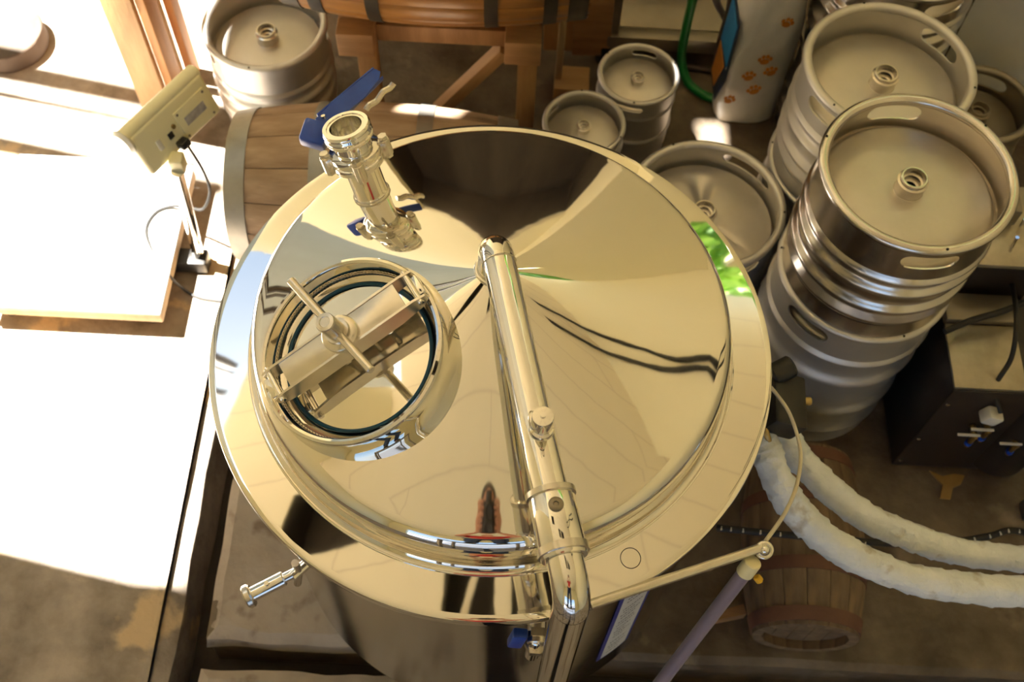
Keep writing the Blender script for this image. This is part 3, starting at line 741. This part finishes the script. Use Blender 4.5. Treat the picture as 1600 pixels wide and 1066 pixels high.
# ================================================================== CHOPPING BLOCK
dz = .07; dc = at(4, 46, dz); XD = Matrix.Translation((dc.x, dc.y, 0))
stl = thing('log_block', 'round grey log block cut by the left frame edge', 'block', (dc.x, dc.y, 0))
part('bark', B().lathe([(.120, 0), (.124, .01), (.122, .03), (.125, dz - .006), (.122, dz - .002), (.11, dz - .004), (.11, 0)], 48, XD, close=True).jitter(.004, 14), 'bark', stl)
part('cut_face', B().lathe([(0, dz), (.115, dz), (.1195, dz - .003), (.1195, dz - .03)], 48, XD), 'logface', stl)

# ================================================================== PLATFORM SCALE
sc0 = V((-1.205, 1.74, 0))
scl = thing('platform_scale', 'platform scale with white top and cream display head in the sunlight', 'scale', sc0)
part('platform_frame', B().box((-1.215, 1.735, .082), (.505, .505, .045), bev=.006), 'woodpale', scl)
part('weighing_plate', B().box((-1.215, 1.735, .1125), (.515, .515, .012), bev=.004), 'platter', scl)
for sx in (-1, 1):
    for sy in (-1, 1):
        part('foot', B().cyl((-1.215 + sx * .2, 1.735 + sy * .2, 0), (-1.215 + sx * .2, 1.735 + sy * .2, .062), .022, .018, seg=18), 'rubber', scl)
pb0 = at(314, 412, .0); pb0 = V((pb0.x, pb0.y, 0)); ptop = at(277, 268, .47)
part('post_base', B().box((pb0.x - .05, pb0.y - .01, .03), (.16, .055, .05), bev=.006).cyl(pb0 + V((0, 0, .0)), pb0 + V((0, 0, .03)), .03, seg=24, bev=.004), 'black', scl)
part('post', B().cyl(pb0 + V((0, 0, .01)), ptop, .0165, seg=28), 'chrome', scl)
# display head: seen from behind
hA = at(208, 236, .56); hB = at(318, 132, .56); hx = (hB - hA).normalized(); hc_ = (hA + hB) / 2
nrm = V((hx.y, -hx.x, 0)).normalized()                 # towards the camera side
if nrm.y > 0: nrm = -nrm
back = (nrm * .72 + V((0, 0, .25))).normalized()
HR = frame_to(back, hx)                                # z axis: out of the back of the head
HXm = Matrix.Translation(hc_ + V((0, 0, -.02))) @ HR.to_4x4()
Lh_ = (hB - hA).length
def hpart(name, b, mt, parent=None, label=None):
    b._xf(b.b.verts, HXm); return part(name, b, mt, parent or scl, label=label)
yup = 1 if HR.col[1].z > 0 else -1
hb_ = B().box((0, .0, 0), (Lh_, .125, .05), bev=.010, seg=3)
head = hpart('display_head', hb_, 'cream', label='cream plastic display head seen from behind')
hpart('head_ridge', B().cyl((-Lh_ / 2 - .004, yup * .062, .002), (Lh_ / 2 + .004, yup * .062, .002), .020, seg=24, bev=.006), 'cream', head)
hpart('head_end_cap', B().cyl((-Lh_ / 2 - .012, yup * .045, -.004), (-Lh_ / 2 + .006, yup * .045, -.004), .037, seg=32, bev=.008), 'creamlight', head)  # paler colour stands in for sunlight on this end
hpart('display_window', B().box((-.05, yup * .0, -.027), (Lh_ * .45, .05, .004), bev=.001), 'black', head)
hpart('battery_cover', B().box((Lh_ * .22, -yup * .012, .0265), (Lh_ * .42, .085, .005), bev=.002), 'cream', head)
hpart('rating_label', B().box((Lh_ * .22, -yup * .010, .0295), (Lh_ * .27, .024, .001)), 'greylabel', head)
for sx in (-1, 1):
    for sy in (-1, 1):
        hpart('screw', B().cyl((Lh_ * .22 + sx * Lh_ * .18, -yup * .012 + sy * .034, .028), (Lh_ * .22 + sx * Lh_ * .18, -yup * .012 + sy * .034, .0305), .0035, seg=10), 'steelframe', head)
hpart('socket', B().box((-Lh_ * .12, -yup * .01, .026), (.016, .016, .004)), 'black', head)
hpart('socket', B().cyl((-Lh_ * .05, yup * .004, .024), (-Lh_ * .05, yup * .004, .029), .006, seg=14), 'brass', head)
hpart('switch', B().box((-Lh_ * .27, -yup * .008, .026), (.014, .030, .006), bev=.002), 'creamlight', head)
hpart('plug', B().box((-Lh_ * .07, -yup * .045, .036), (.030, .022, .028), bev=.005), 'black', head)
part('head_bracket', B().box(ptop + V((0, .02, .01)), (.036, .04, .05), bev=.006), 'cream', scl)
plg = HXm @ V((-Lh_ * .07, -yup * .045, .05))
cpts = [plg, at(318, 268, .40), at(328, 300, .30), at(318, 326, .20), at(300, 326, .16), at(270, 322, .13), at(243, 332, .124), at(228, 358, .124), at(236, 390, .124), at(262, 428, .10), at(285, 450, .015), at(310, 465, .006), at(345, 471, .006)]
solo('power_cord', B().tube(smooth_path(cpts, 8), .0042, 8), 'rubber', 'thin black cord hanging from the scale display head', 'cord')

# ================================================================== WHITE SACK
sb = at(1183, 196, 0)
sk = thing('paw_print_sack', 'crumpled white woven sack with orange paw prints leaning on the kegs', 'sack', (sb.x, sb.y + .05, 0))
def sack_mesh(w, d, h):
    b = B(); nx, nz, nd = 12, 26, 6; ring = []
    loop = [(-1 + 2 * i / nx, -1) for i in range(nx)] + [(1, -1 + 2 * i / nd) for i in range(nd)] + [(1 - 2 * i / nx, 1) for i in range(nx)] + [(-1, 1 - 2 * i / nd) for i in range(nd)]
    rows = []
    for k in range(nz + 1):
        q = k / nz; row = []
        for u, v in loop:
            e = (abs(u) ** 4 + abs(v) ** 4) ** .25
            bul = .94 + .10 * sin(pi * min(1, q * 1.2))
            pin = 1 - .35 * max(0, (q - .8) / .2)
            co = V((u / e * w / 2 * bul * (.90 + .10 * e) * 1.05, v / e * d / 2 * bul * pin * 1.05, h * q))
            nn = noise.noise_vector(co * 7) * .014 + noise.noise_vector(co * 22) * .005
            if k == 0: nn.z = 0
            row.append(b.b.verts.new(co + nn))
        rows.append(row)
    n = len(loop)
    for A, C in zip(rows, rows[1:]):
        for i in range(n): b.b.faces.new((A[i], A[(i + 1) % n], C[(i + 1) % n], C[i]))
    b.b.faces.new(rows[0][::-1]); b.b.faces.new(rows[-1]); return b
SKX = Matrix.Translation((.692, 2.415, .004)) @ Matrix.Rotation(radians(8), 4, 'Z')
sm = sack_mesh(.18, .13, .66); sm._xf(sm.b.verts, SKX); sack = part('bag', sm, 'sack', sk)
for v_, sz in (((-.035, .205), .020), ((.028, .22), .020), ((.0, .27), .020), ((-.005, .14), .021), ((-.075, .105), .018), ((.03, .42), .018)):
    sz *= 1.15; pw = B(); pad = [(.62 * cos(2 * pi * i / 12), -.35 + .45 * sin(2 * pi * i / 12)) for i in range(12)]
    for (cx, cy, rx, ry) in ((0, -.35, .62, .45), (-.72, .12, .24, .32), (-.27, .55, .25, .34), (.27, .55, .25, .34), (.72, .12, .24, .32)):
        pw.poly([(sz * (cx + rx * cos(2 * pi * i / 12)), sz * (cy + ry * sin(2 * pi * i / 12))) for i in range(12)], .002)
    pw._xf(pw.b.verts, SKX @ Matrix.Translation((v_[0], -.0745 - .003 * random.random(), v_[1] + .02)) @ Matrix.Rotation(pi / 2, 4, 'X') @ Matrix.Rotation(random.uniform(-.5, .5), 4, 'Z'))
    part('paw_print', pw, 'orange', sk)
def side_patch(name, pts, mt, off):
    b = B(); b.poly(pts, .0015); b._xf(b.b.verts, SKX @ Matrix.Translation((-.099 - off, 0, 0)) @ Matrix.Rotation(-pi / 2, 4, 'Z') @ Matrix.Rotation(pi / 2, 4, 'X')); part(name, b, mt, sk)
side_patch('printed_panel', [(-.07, .10), (.02, .06), (.07, .20), (.06, .42), (-.05, .46)], 'navy', 0)
side_patch('printed_panel', [(-.05, .26), (.05, .24), (.05, .40), (-.04, .44)], 'blueprint', .002)
side_patch('printed_panel', [(-.06, .11), (-.01, .09), (.03, .22), (-.05, .25)], 'orange', .002)

# ================================================================== HOSES, MACHINE FRAME (back)
hz_ = [at(1086, -30, .42), at(1082, 0, .35), at(1072, 45, .22), at(1065, 90, .09), at(1073, 125, .03), at(1095, 146, .016), at(1112, 153, .016), at(1126, 156, .016)]
solo('garden_hose', B().tube(smooth_path(hz_, 8), .014, 14), 'green', 'green hose looping down to the floor left of the sack', 'hose')
h2 = [at(1110, -25, .45), at(1122, 8, .33), at(1134, 30, .25), at(1144, 55, .18), at(1150, 85, .10)]
solo('grey_hose', B().tube(smooth_path(h2, 6), .011, 12), 'grey', 'grey hose hanging beside the sack top', 'hose')
h3 = [at(1146, -20, .45), at(1138, 20, .32), at(1126, 60, .20), at(1119, 95, .08), at(1116, 110, .014), at(1095, 108, .012), at(1050, 100, .012)]
solo('brown_hose', B().tube(smooth_path(h3, 6), .010, 12), 'brownhose', 'thin brown hose hanging between green hose and sack', 'hose')
f0 = at(948, 58, .10); f1 = at(1150, 66, .10)
mf = thing('machine_frame', 'dull steel machine base with a dark motor behind the small kegs', 'machine', ((f0.x + f1.x) / 2, f0.y + .3, 0))
addboard('rail', mf, f0 + V((0, 0, 0)), V((f1.x, f0.y, .10)), .055, .05, 'steelframe')
addboard('rail', mf, V((f0.x, f0.y + .60, .10)), V((f1.x, f0.y + .60, .10)), .055, .05, 'steelframe')
for x in (f0.x, f1.x): addboard('rail', mf, V((x, f0.y, .10)), V((x, f0.y + .60, .10)), .05, .055, 'steelframe', (0, 0, 1))
addboard('upright', mf, V((f0.x + .005, f0.y + .01, .12)), V((f0.x + .005, f0.y + .01, .8)), .06, .05, 'steelframe', (1, 0, 0))
addboard('upright', mf, V((f1.x - .005, f0.y + .58, .12)), V((f1.x - .005, f0.y + .58, .8)), .06, .05, 'steelframe', (1, 0, 0))
part('base_tray', B().box(((f0.x + f1.x) / 2, f0.y + .3, .125), (f1.x - f0.x, .56, .012), bev=.002), 'steelframe', mf)
mx_, my_ = (f0.x + f1.x) / 2, f0.y + .33
part('motor', B().cyl((mx_ - .14, my_, .26), (mx_ + .13, my_, .26), .11, seg=36, bev=.012), 'paint', mf)
for k in range(6): part('motor_fin', B().lathe([(.108, 0), (.122, 0), (.122, .008), (.108, .008)], 36, Matrix.Translation((mx_ - .10 + .036 * k, my_, .26)) @ Matrix.Rotation(pi / 2, 4, 'Y'), close=True), 'paint', mf)
for sx in (0, 1):
    for sy in (0, 1): part('foot', B().cyl((f0.x + (f1.x - f0.x) * sx, f0.y + .6 * sy, 0), (f0.x + (f1.x - f0.x) * sx, f0.y + .6 * sy, .075), .03, seg=16, bev=.003), 'rubber', mf)

# wooden easel-like offcuts between stand and machine
wp = thing('wooden_rack', 'brown wooden rack with an upright behind the slim kegs', 'rack', (.10, 2.62, 0))
addboard('base_board', wp, at(866, 128, .03), at(920, 132, .03), .10, .05, 'wood', (0, 1, 0))
addboard('back_board', wp, at(922, 120, .04) + V((0, .10, 0)), at(922, 120, .04) + V((-.01, .12, .45)), .12, .022, 'woodbeam', (1, 0, 0))
addboard('back_board', wp, at(876, 120, .04) + V((0, .12, 0)), at(876, 120, .04) + V((-.01, .14, .45)), .12, .022, 'wood', (1, 0, 0))
addboard('upright', wp, at(872, 122, .05), at(872, 122, .05) + V((0, .0, .55)), .022, .022, 'woodpale', (1, 0, 0))
# red crate under the barrel
rc = thing('red_crate', 'red plastic slatted crate under the varnished barrel', 'crate', (-.25, 2.95, 0))
for k in range(14): part('slat', B().box((-.25 - .26 + .04 * k, 2.76, .20), (.024, .012, .36), bev=.002), 'red', rc)
for zz in (.025, .20, .375): part('rail', B().box((-.25, 2.772, zz), (.56, .012, .03), bev=.002), 'red', rc)
for s in (-1, 1): part('side_panel', B().box((-.25 + s * .275, 2.95, .20), (.012, .36, .38), bev=.002), 'red', rc)
part('back_panel', B().box((-.25, 3.13, .20), (.56, .012, .38), bev=.002), 'red', rc)
part('bottom_panel', B().box((-.25, 2.95, .012), (.55, .36, .012)), 'red', rc)

# ================================================================== WRAPPED PIPES, CABLES (right)
def wrapped(pts, r, label, seed):
    P = smooth_path(pts, 22); b = B(); ph_ = seed * 3.1
    n = len(P)
    b.tube(P, r, 28); bvs = list(b.b.verts)
    for i in range(n):
        for k in range(28):
            v = bvs[i * 28 + k]; q = (i * .155 + k / 28 + ph_) % 1.0
            v.co = P[i] + (v.co - P[i]) * (.96 + .085 * q ** 2 + .10 * noise.noise(V((i * .06, k * .02, seed))))
    for v in b.b.verts: v.co += (noise.noise_vector(v.co * 30 + V((seed, 0, 0))) * .003 + noise.noise_vector(v.co * 75) * .0018)
    return solo('wrapped_pipe', b, 'tape', label, 'pipe', ang=70)
wrapped([at(1168, 660, .83), at(1192, 690, .82), at(1208, 735, .80), at(1240, 792, .76), at(1300, 850, .71), at(1400, 897, .66), at(1500, 918, .63), at(1620, 926, .60), at(1720, 930, .58)], .031, 'front of two white tape-wrapped pipes leaving the tank', 1)
wrapped([at(1185, 640, .70), at(1215, 668, .71), at(1255, 722, .70), at(1320, 785, .67), at(1400, 830, .63), at(1500, 862, .58), at(1620, 876, .55), at(1720, 885, .53)], .029, 'rear of two white tape-wrapped pipes, below the keg stack', 2)
cb_ = [at(1200, 600, .93), at(1214, 617, .93), at(1233, 645, .93), at(1247, 685, .92), at(1251, 720, .92), at(1243, 765, .94), at(1224, 806, .97), at(1196, 846, 1.005)]
solo('cream_cord', B().tube(smooth_path(cb_, 8), .0036, 8), 'cable', 'thin cream cord curving from the tank to the arm tip', 'cord')
v0 = at(1172, 884, .985); v1 = at(1022, 1080, .62)
vt_ = thing('sight_tube', 'violet sight tube hanging down from the arm tip', 'tube', v1)
part('tube', B().tube([v0.lerp(v1, i / 8) for i in range(9)], .0125, 18), 'violet', vt_)
part('tube_clip', B().cyl(v0 + (v0 - v1).normalized() * .012, v0 - (v0 - v1).normalized() * .022, .015, seg=18, bev=.002), 'cream', vt_)
part('tube_knob', B().cyl(v0 + V((.012, -.014, -.012)), v0 + V((.020, -.020, -.020)), .007, seg=8, bev=.002), 'yellow', vt_)
# black rope with white flecks
rp_ = smooth_path([at(1120, 825, .30), at(1160, 829, .315), at(1230, 836, .322), at(1300, 842, .315), at(1400, 850, .20), at(1480, 848, .14), at(1545, 838, .14), at(1580, 829, .15), at(1625, 838, .12)], 12)
rope = solo('black_rope', B().tube(rp_, .0085, 10), 'rubber', 'black rope with white flecks running behind the wrapped pipes', 'rope')
fl = B()
for i in range(2, len(rp_) - 2, 5):
    d = (rp_[i + 1] - rp_[i]).normalized(); sd_ = V((0, 0, 1)).cross(d)
    fl.box(rp_[i] + V((0, -.003, .0072)), (.009, .0035, .003), rot=frame_to(d, sd_).to_3x3() @ Matrix.Rotation(.6, 3, 'X'))
fo = part('fleck', fl, 'white', rope); fo['kind'] = 'stuff'

# ================================================================== CHILLER (right)
c0 = V((1.025, 1.185, 0)); CW, CD, CH = .34, .26, .47
ch_ = thing('glycol_chiller', 'black chiller box with scuffed metal top beside the keg stack', 'chiller', (c0.x + CW / 2, c0.y + CD / 2, 0))
part('cabinet', B().box((c0.x + CW / 2, c0.y + CD / 2, CH / 2 + .01), (CW, CD, CH - .02), bev=.006), 'paint', ch_)
part('top_panel', B().box((c0.x + .085, c0.y + .09, CH + .004), (.168, .17, .010), bev=.002), 'scuffed', ch_)
part('top_panel', B().box((c0.x + .085, c0.y + .215, CH + .012), (.168, .075, .026), bev=.003), 'steelframe', ch_)
part('side_tank', B().cyl((c0.x + .27, c0.y + .05, .05), (c0.x + .27, c0.y + .05, CH - .06), .085, seg=40, bev=.01), 'paint', ch_)
part('plug_box', B().box((c0.x + .118, c0.y - .018, CH - .085), (.042, .035, .038), rot=Matrix.Rotation(.4, 3, 'Y'), bev=.006), 'white', ch_)
solo('plug_cord', B().tube(smooth_path([V((c0.x + .13, c0.y - .02, CH - .06)), at(1555, 605, CH - .01), at(1580, 560, CH + .06), at(1588, 510, CH + .10), at(1586, 470, CH + .06), at(1580, 440, CH + .04)], 8), .006, 10), 'rubber', 'black cord rising from the white plug on the chiller', 'cord')
solo('black_tube', B().tube(smooth_path([at(1476, 518, CH + .05), at(1520, 500, CH + .05), at(1565, 487, CH + .06), at(1620, 465, CH + .06)], 6), .008, 10), 'rubber', 'black tube crossing above the scuffed chiller top', 'tube')
for (px, py) in ((1520, 658), (1538, 692), (1588, 625)):
    q = at(px, py, .30); yv = c0.y - .002; q = V((q.x, yv, .30 - (q.y - yv) * .6))
    tv = part('drain_cock', B().cyl((q.x, yv, q.z), (q.x, yv - .035, q.z), .008, seg=14).cyl((q.x, yv - .03, q.z + .004), (q.x, yv - .03, q.z - .05), .007, seg=14), 'brass', ch_)
    part('lever', B().box((q.x - .018, yv - .032, q.z + .012), (.055, .006, .004)), 'white', tv)
    part('blue_cap', B().cyl((q.x, yv - .03, q.z - .03), (q.x, yv - .03, q.z - .042), .009, seg=12), 'blue', tv)
for (dx, dz_) in ((.012, .40), (.012, .20), (.012, .06), (.30, .06)):
    part('screw', B().cyl((c0.x + dx, c0.y + .002, dz_), (c0.x + dx, c0.y - .003, dz_), .005, seg=10), 'satin', ch_)
# pump beyond the chiller
r0 = at(1553, 398, .62); r1 = at(1625, 402, .62)
pm = thing('pump_unit', 'dark pump unit with a pale top plate at the right frame edge', 'pump', ((r0.x + r1.x) / 2, r0.y + .1, 0))
part('pump_body', B().box(((r0.x + r1.x) / 2, r0.y + .09, .30), (.17, .20, .60), bev=.008), 'paint', pm)
part('top_plate', B().box(((r0.x + r1.x) / 2, r0.y + .09, .607), (.20, .23, .014), bev=.002), 'scuffed', pm)
part('terminal_box', B().box(((r0.x + r1.x) / 2 - .03, r0.y + .12, .645), (.08, .07, .06), bev=.008), 'steelframe', pm)
for k in range(2):
    q = at(1578 + 12 * k, 392 - 28 * k, .63); part('rod', B().cyl(q, q + V((-.006, .0, .055)), .0045, seg=10), 'chrome', pm)
# steel angle leg at the right edge and scrap on the floor
g0 = at(1612, 815, 0)
ag = thing('steel_angle', 'leaning steel angle post at the right frame edge', 'post', (g0.x, g0.y, 0))
addboard('flange', ag, (g0.x, g0.y, 0), (g0.x + .02, g0.y + .02, .45), .05, .006, 'steelframe', (1, 0, 0))
addboard('flange', ag, (g0.x - .024, g0.y + .024, 0), (g0.x - .004, g0.y + .044, .45), .006, .05, 'steelframe', (1, 0, 0))
lf = [at(px, py, 0) for px, py in ((1450, 738), (1470, 745), (1490, 742), (1506, 745), (1500, 758), (1488, 765), (1484, 782), (1468, 780), (1472, 760), (1462, 750))]
solo('cardboard_scrap', B().poly([(p.x, p.y) for p in lf], .006, Matrix.Translation((0, 0, .002))).jitter(.003, 30), 'dryleaf', 'torn tan cardboard scrap on the dark floor by the chiller', 'scrap')

# ================================================================== WALL CABLES, TREES OUTSIDE
for k, pts in enumerate(([(2.1, 1.72, 4.28), (2.36, 1.86, 4.27), (2.56, 1.92, 4.2), (2.57, 1.97, 3.7), (2.57, 1.95, 3.37), (2.57, 2.1, 2.98), (2.57, 2.08, 2.5), (2.57, 2.1, 1.95)],
                         [(2.05, 1.42, 4.28), (2.28, 1.52, 4.27), (2.55, 1.62, 4.2), (2.57, 1.70, 3.8), (2.57, 1.77, 3.5), (2.57, 1.93, 3.09), (2.57, 1.86, 2.5), (2.57, 1.9, 1.95)])):
    solo('wall_conduit', B().tube(smooth_path(pts, 6), .028, 8), 'rubber', ('farther' if k == 0 else 'nearer') + ' of two dark wavy conduits mirrored in the right of the lid', 'conduit')
def tree(label, x, y, hgt, rad, n, seed):
    rnd = random.Random(seed); t = thing('leafy_tree', label, 'tree', (x, y, 0))
    part('trunk', B().tube(smooth_path([V((x, y, 0)), V((x + .08, y, hgt * .35)), V((x - .05, y + .05, hgt * .8))], 5), .10, 10), 'bark', t)
    b = B()
    for i in range(n):
        while True:
            p = V((rnd.uniform(-1, 1), rnd.uniform(-1, 1), rnd.uniform(-1, 1)))
            if .35 < p.length < 1: break
        c = V((x, y, hgt)) + p * rad; s_ = rnd.uniform(.09, .17)
        Rm = frame_to((rnd.uniform(-1, 1), rnd.uniform(-1, 1), rnd.uniform(.1, 1)), (rnd.uniform(-1, 1), rnd.uniform(-1, 1), .1))
        vs = [b.b.verts.new(c + Rm @ V(q)) for q in ((-s_, 0, 0), (0, -s_ * .45, 0), (s_, 0, .02), (0, s_ * .45, 0))]; b.b.faces.new(vs)
    o = part('foliage', b, 'leafA', t); o['kind'] = 'stuff'
tree('leafy tree outside, beyond the clerestory window, at left', 2.9, 6.8, 5.4, 1.75, 6500, 1)
tree('leafy tree outside, beyond the clerestory window, at right', 6.0, 7.4, 8.2, 2.2, 8500, 2)

# ================================================================== PHOTOGRAPHER (behind the camera, mirrored in the lid)
def skin_mesh(pts, edges, rad, root, sub=2):
    names = list(pts); me = bpy.data.meshes.new('skin'); me.from_pydata([pts[k] for k in names], [(names.index(a), names.index(b)) for a, b in edges], [])
    o = bpy.data.objects.new('tmp_skin', me); COL.objects.link(o)
    o.modifiers.new('skin', 'SKIN'); sb_ = o.modifiers.new('sub', 'SUBSURF'); sb_.levels = sub; sb_.render_levels = sub
    lay = me.skin_vertices[0].data
    for i, k in enumerate(names):
        r = rad[k]; lay[i].radius = (r, r) if not isinstance(r, tuple) else r; lay[i].use_root = (k == root)
    dg = bpy.context.evaluated_depsgraph_get(); dg.update()
    r = bpy.data.meshes.new_from_object(o.evaluated_get(dg)); bpy.data.objects.remove(o)
    for p in r.polygons: p.use_smooth = True
    return r
def cf(r, u, f): return V((0, 0, CAMZ)) + _R * r + _U * u + _F * f
pz = 1.25
person = thing('person', 'person in red shirt and jeans holding a camera, mirrored small in the lid front', 'person', (0, -.45, pz))
P_ = {'pel': V((0, -.46, 2.13)), 'belly': V((0, -.44, 2.33)), 'chest': V((0, -.40, 2.55)), 'neck': V((0, -.34, 2.74)), 'skull': V((0, -.24, 2.86))}
R_ = {'pel': .135, 'belly': .125, 'chest': .145, 'neck': .055, 'skull': .06}
E_ = [('pel', 'belly'), ('belly', 'chest'), ('chest', 'neck'), ('neck', 'skull')]
for sg, nm in ((-1, 'l'), (1, 'r')):
    P_.update({'sh' + nm: V((sg * .17, -.37, 2.66)), 'el' + nm: V((sg * .25, -.30, 2.43)), 'wr' + nm: cf(sg * .105, -.075, -.115), 'hip' + nm: V((sg * .09, -.46, 2.05)), 'kn' + nm: V((sg * .11, -.42, 1.70)), 'an' + nm: V((sg * .11, -.46, pz + .08)), 'toe' + nm: V((sg * .125, -.30, pz + .045))})
    R_.update({'sh' + nm: .065, 'el' + nm: .042, 'wr' + nm: .027, 'hip' + nm: .09, 'kn' + nm: .062, 'an' + nm: .042, 'toe' + nm: .036})
    E_ += [('chest', 'sh' + nm), ('sh' + nm, 'el' + nm), ('el' + nm, 'wr' + nm), ('pel', 'hip' + nm), ('hip' + nm, 'kn' + nm), ('kn' + nm, 'an' + nm), ('an' + nm, 'toe' + nm)]
part('body', skin_mesh(P_, E_, R_, 'pel'), 'skin', person)
def sub_skin(keys, edges, grow): return skin_mesh({k: P_[k] for k in keys}, edges, {k: R_[k] + grow for k in keys}, keys[0])
P_['elb_l'] = P_['shl'].lerp(P_['ell'], .8); P_['elb_r'] = P_['shr'].lerp(P_['elr'], .8); R_['elb_l'] = R_['elb_r'] = .05
part('shirt', sub_skin(['pel', 'belly', 'chest', 'shl', 'shr', 'elb_l', 'elb_r'], [('pel', 'belly'), ('belly', 'chest'), ('chest', 'shl'), ('chest', 'shr'), ('shl', 'elb_l'), ('shr', 'elb_r')], .016), 'shirt', person)
part('trousers', sub_skin(['pel', 'hipl', 'hipr', 'knl', 'knr', 'anl', 'anr'], [('pel', 'hipl'), ('pel', 'hipr'), ('hipl', 'knl'), ('hipr', 'knr'), ('knl', 'anl'), ('knr', 'anr')], .014), 'trouser', person)
for sg, nm in ((-1, 'l'), (1, 'r')):
    part('shoe', B().lathe([(0, 0), (.045, 0), (.05, .02), (.046, .06), (.03, .085), (0, .09)], 24, Matrix.Translation((sg * .118, -.38, pz)) @ Matrix.Diagonal((1, 2.6, 1, 1))), 'black', person)
HXp = Matrix.Translation(cf(0, .01, -.235)) @ Matrix((_R, _F, _U)).transposed().to_4x4()
def ell(rx, ry, rz, n=20): return B().lathe([(sin(pi * k / n), -cos(pi * k / n)) for k in range(n + 1)], 28, Matrix.Diagonal((rx, ry, rz, 1)))
hd1 = ell(.074, .094, .115); hd1.cyl((0, .085, -.02), (0, .112, -.03), .012, .014, seg=12)
for sg in (-1, 1): hd1.box((sg * .076, -.005, -.01), (.014, .035, .055), bev=.006)
hd1._xf(hd1.b.verts, HXp); hdm = part('head', hd1, 'skin', person)
hr1 = ell(.080, .100, .105); hr1._xf(hr1.b.verts, HXp @ Matrix.Translation((0, -.022, .026))); part('hair', hr1, 'hair', hdm)
for sg in (-1, 1):
    ey = ell(.011, .009, .009, 10); ey._xf(ey.b.verts, HXp @ Matrix.Translation((sg * .03, .084, .008))); part('eye', ey, 'black', hdm)
mo = ell(.022, .006, .006, 10); mo._xf(mo.b.verts, HXp @ Matrix.Translation((0, .082, -.062))); part('mouth', mo, 'hooprust', hdm)
for sg in (-1, 1):
    pal = skin_mesh({'w': cf(sg * .105, -.075, -.115), 'p': cf(sg * .088, -.03, -.105), 'k': cf(sg * .084, .018, -.10)}, [('w', 'p'), ('p', 'k')], {'w': .025, 'p': (.022, .034), 'k': (.016, .034)}, 'p')
    hand = part('hand', pal, 'skin', person)
    for q, (u, L) in enumerate(((.036, .95), (.016, 1.05), (-.005, 1.0), (-.025, .82))):
        pts = {'a': cf(sg * .086, u - .004, -.10), 'b': cf(sg * .088, u + .004, -.062), 'c': cf(sg * (.088 - .022 * L), u + .005, -.044), 'd': cf(sg * (.086 - .042 * L), u + .002, -.042)}
        part('finger', skin_mesh(pts, [('a', 'b'), ('b', 'c'), ('c', 'd')], {'a': .0095, 'b': .009, 'c': .0082, 'd': .007}, 'a'), 'skin', hand)
    pts = {'a': cf(sg * .088, -.018, -.118), 'b': cf(sg * .072, .022, -.138), 'c': cf(sg * .052, .04, -.138)}
    part('thumb', skin_mesh(pts, [('a', 'b'), ('b', 'c')], {'a': .012, 'b': .0105, 'c': .008}, 'a'), 'skin', hand)
cmr = thing('photo_camera', 'black photo camera held by the person, mirrored small in the lid', 'camera', cf(0, 0, -.09))
CX = Matrix.Translation(cf(0, 0, -.09)) @ Matrix((_R, _U, -_F)).transposed().to_4x4()
cb1 = B().box((0, .005, 0), (.135, .088, .055), bev=.01); cb1._xf(cb1.b.verts, CX); cbd = part('camera_body', cb1, 'black', cmr)
cb2 = B().box((0, .062, 0), (.05, .035, .045), bev=.008); cb2._xf(cb2.b.verts, CX); part('viewfinder_hump', cb2, 'black', cmr)
cb3 = B().lathe([(0, -.030), (.030, -.030), (.036, -.034), (.036, -.068), (.033, -.074), (.029, -.074), (.027, -.066), (0, -.064)], 40); cb3._xf(cb3.b.verts, CX); part('lens', cb3, 'black', cmr)
lad = thing('step_platform', 'steel step platform behind the camera with the person standing on it', 'platform', (0, -.5, 0))
part('deck', B().box((0, -.47, pz - .015), (.62, .56, .03), bev=.004), 'steelframe', lad)
for sx in (-1, 1):
    for sy in (-1, 1):
        part('leg', B().cyl((sx * .31 + (.43 if False else 0), -.47 + sy * .26, -.0), (sx * .29, -.47 + sy * .25, pz - .02), .018, seg=14), 'steelframe', lad)
    part('side_brace', B().cyl((sx * .30, -.73, .5), (sx * .30, -.21, .5), .012, seg=10), 'steelframe', lad)
for k in range(4): part('rung', B().box((0, -.73, .25 + .26 * k), (.60, .05, .02), bev=.003), 'steelframe', lad)
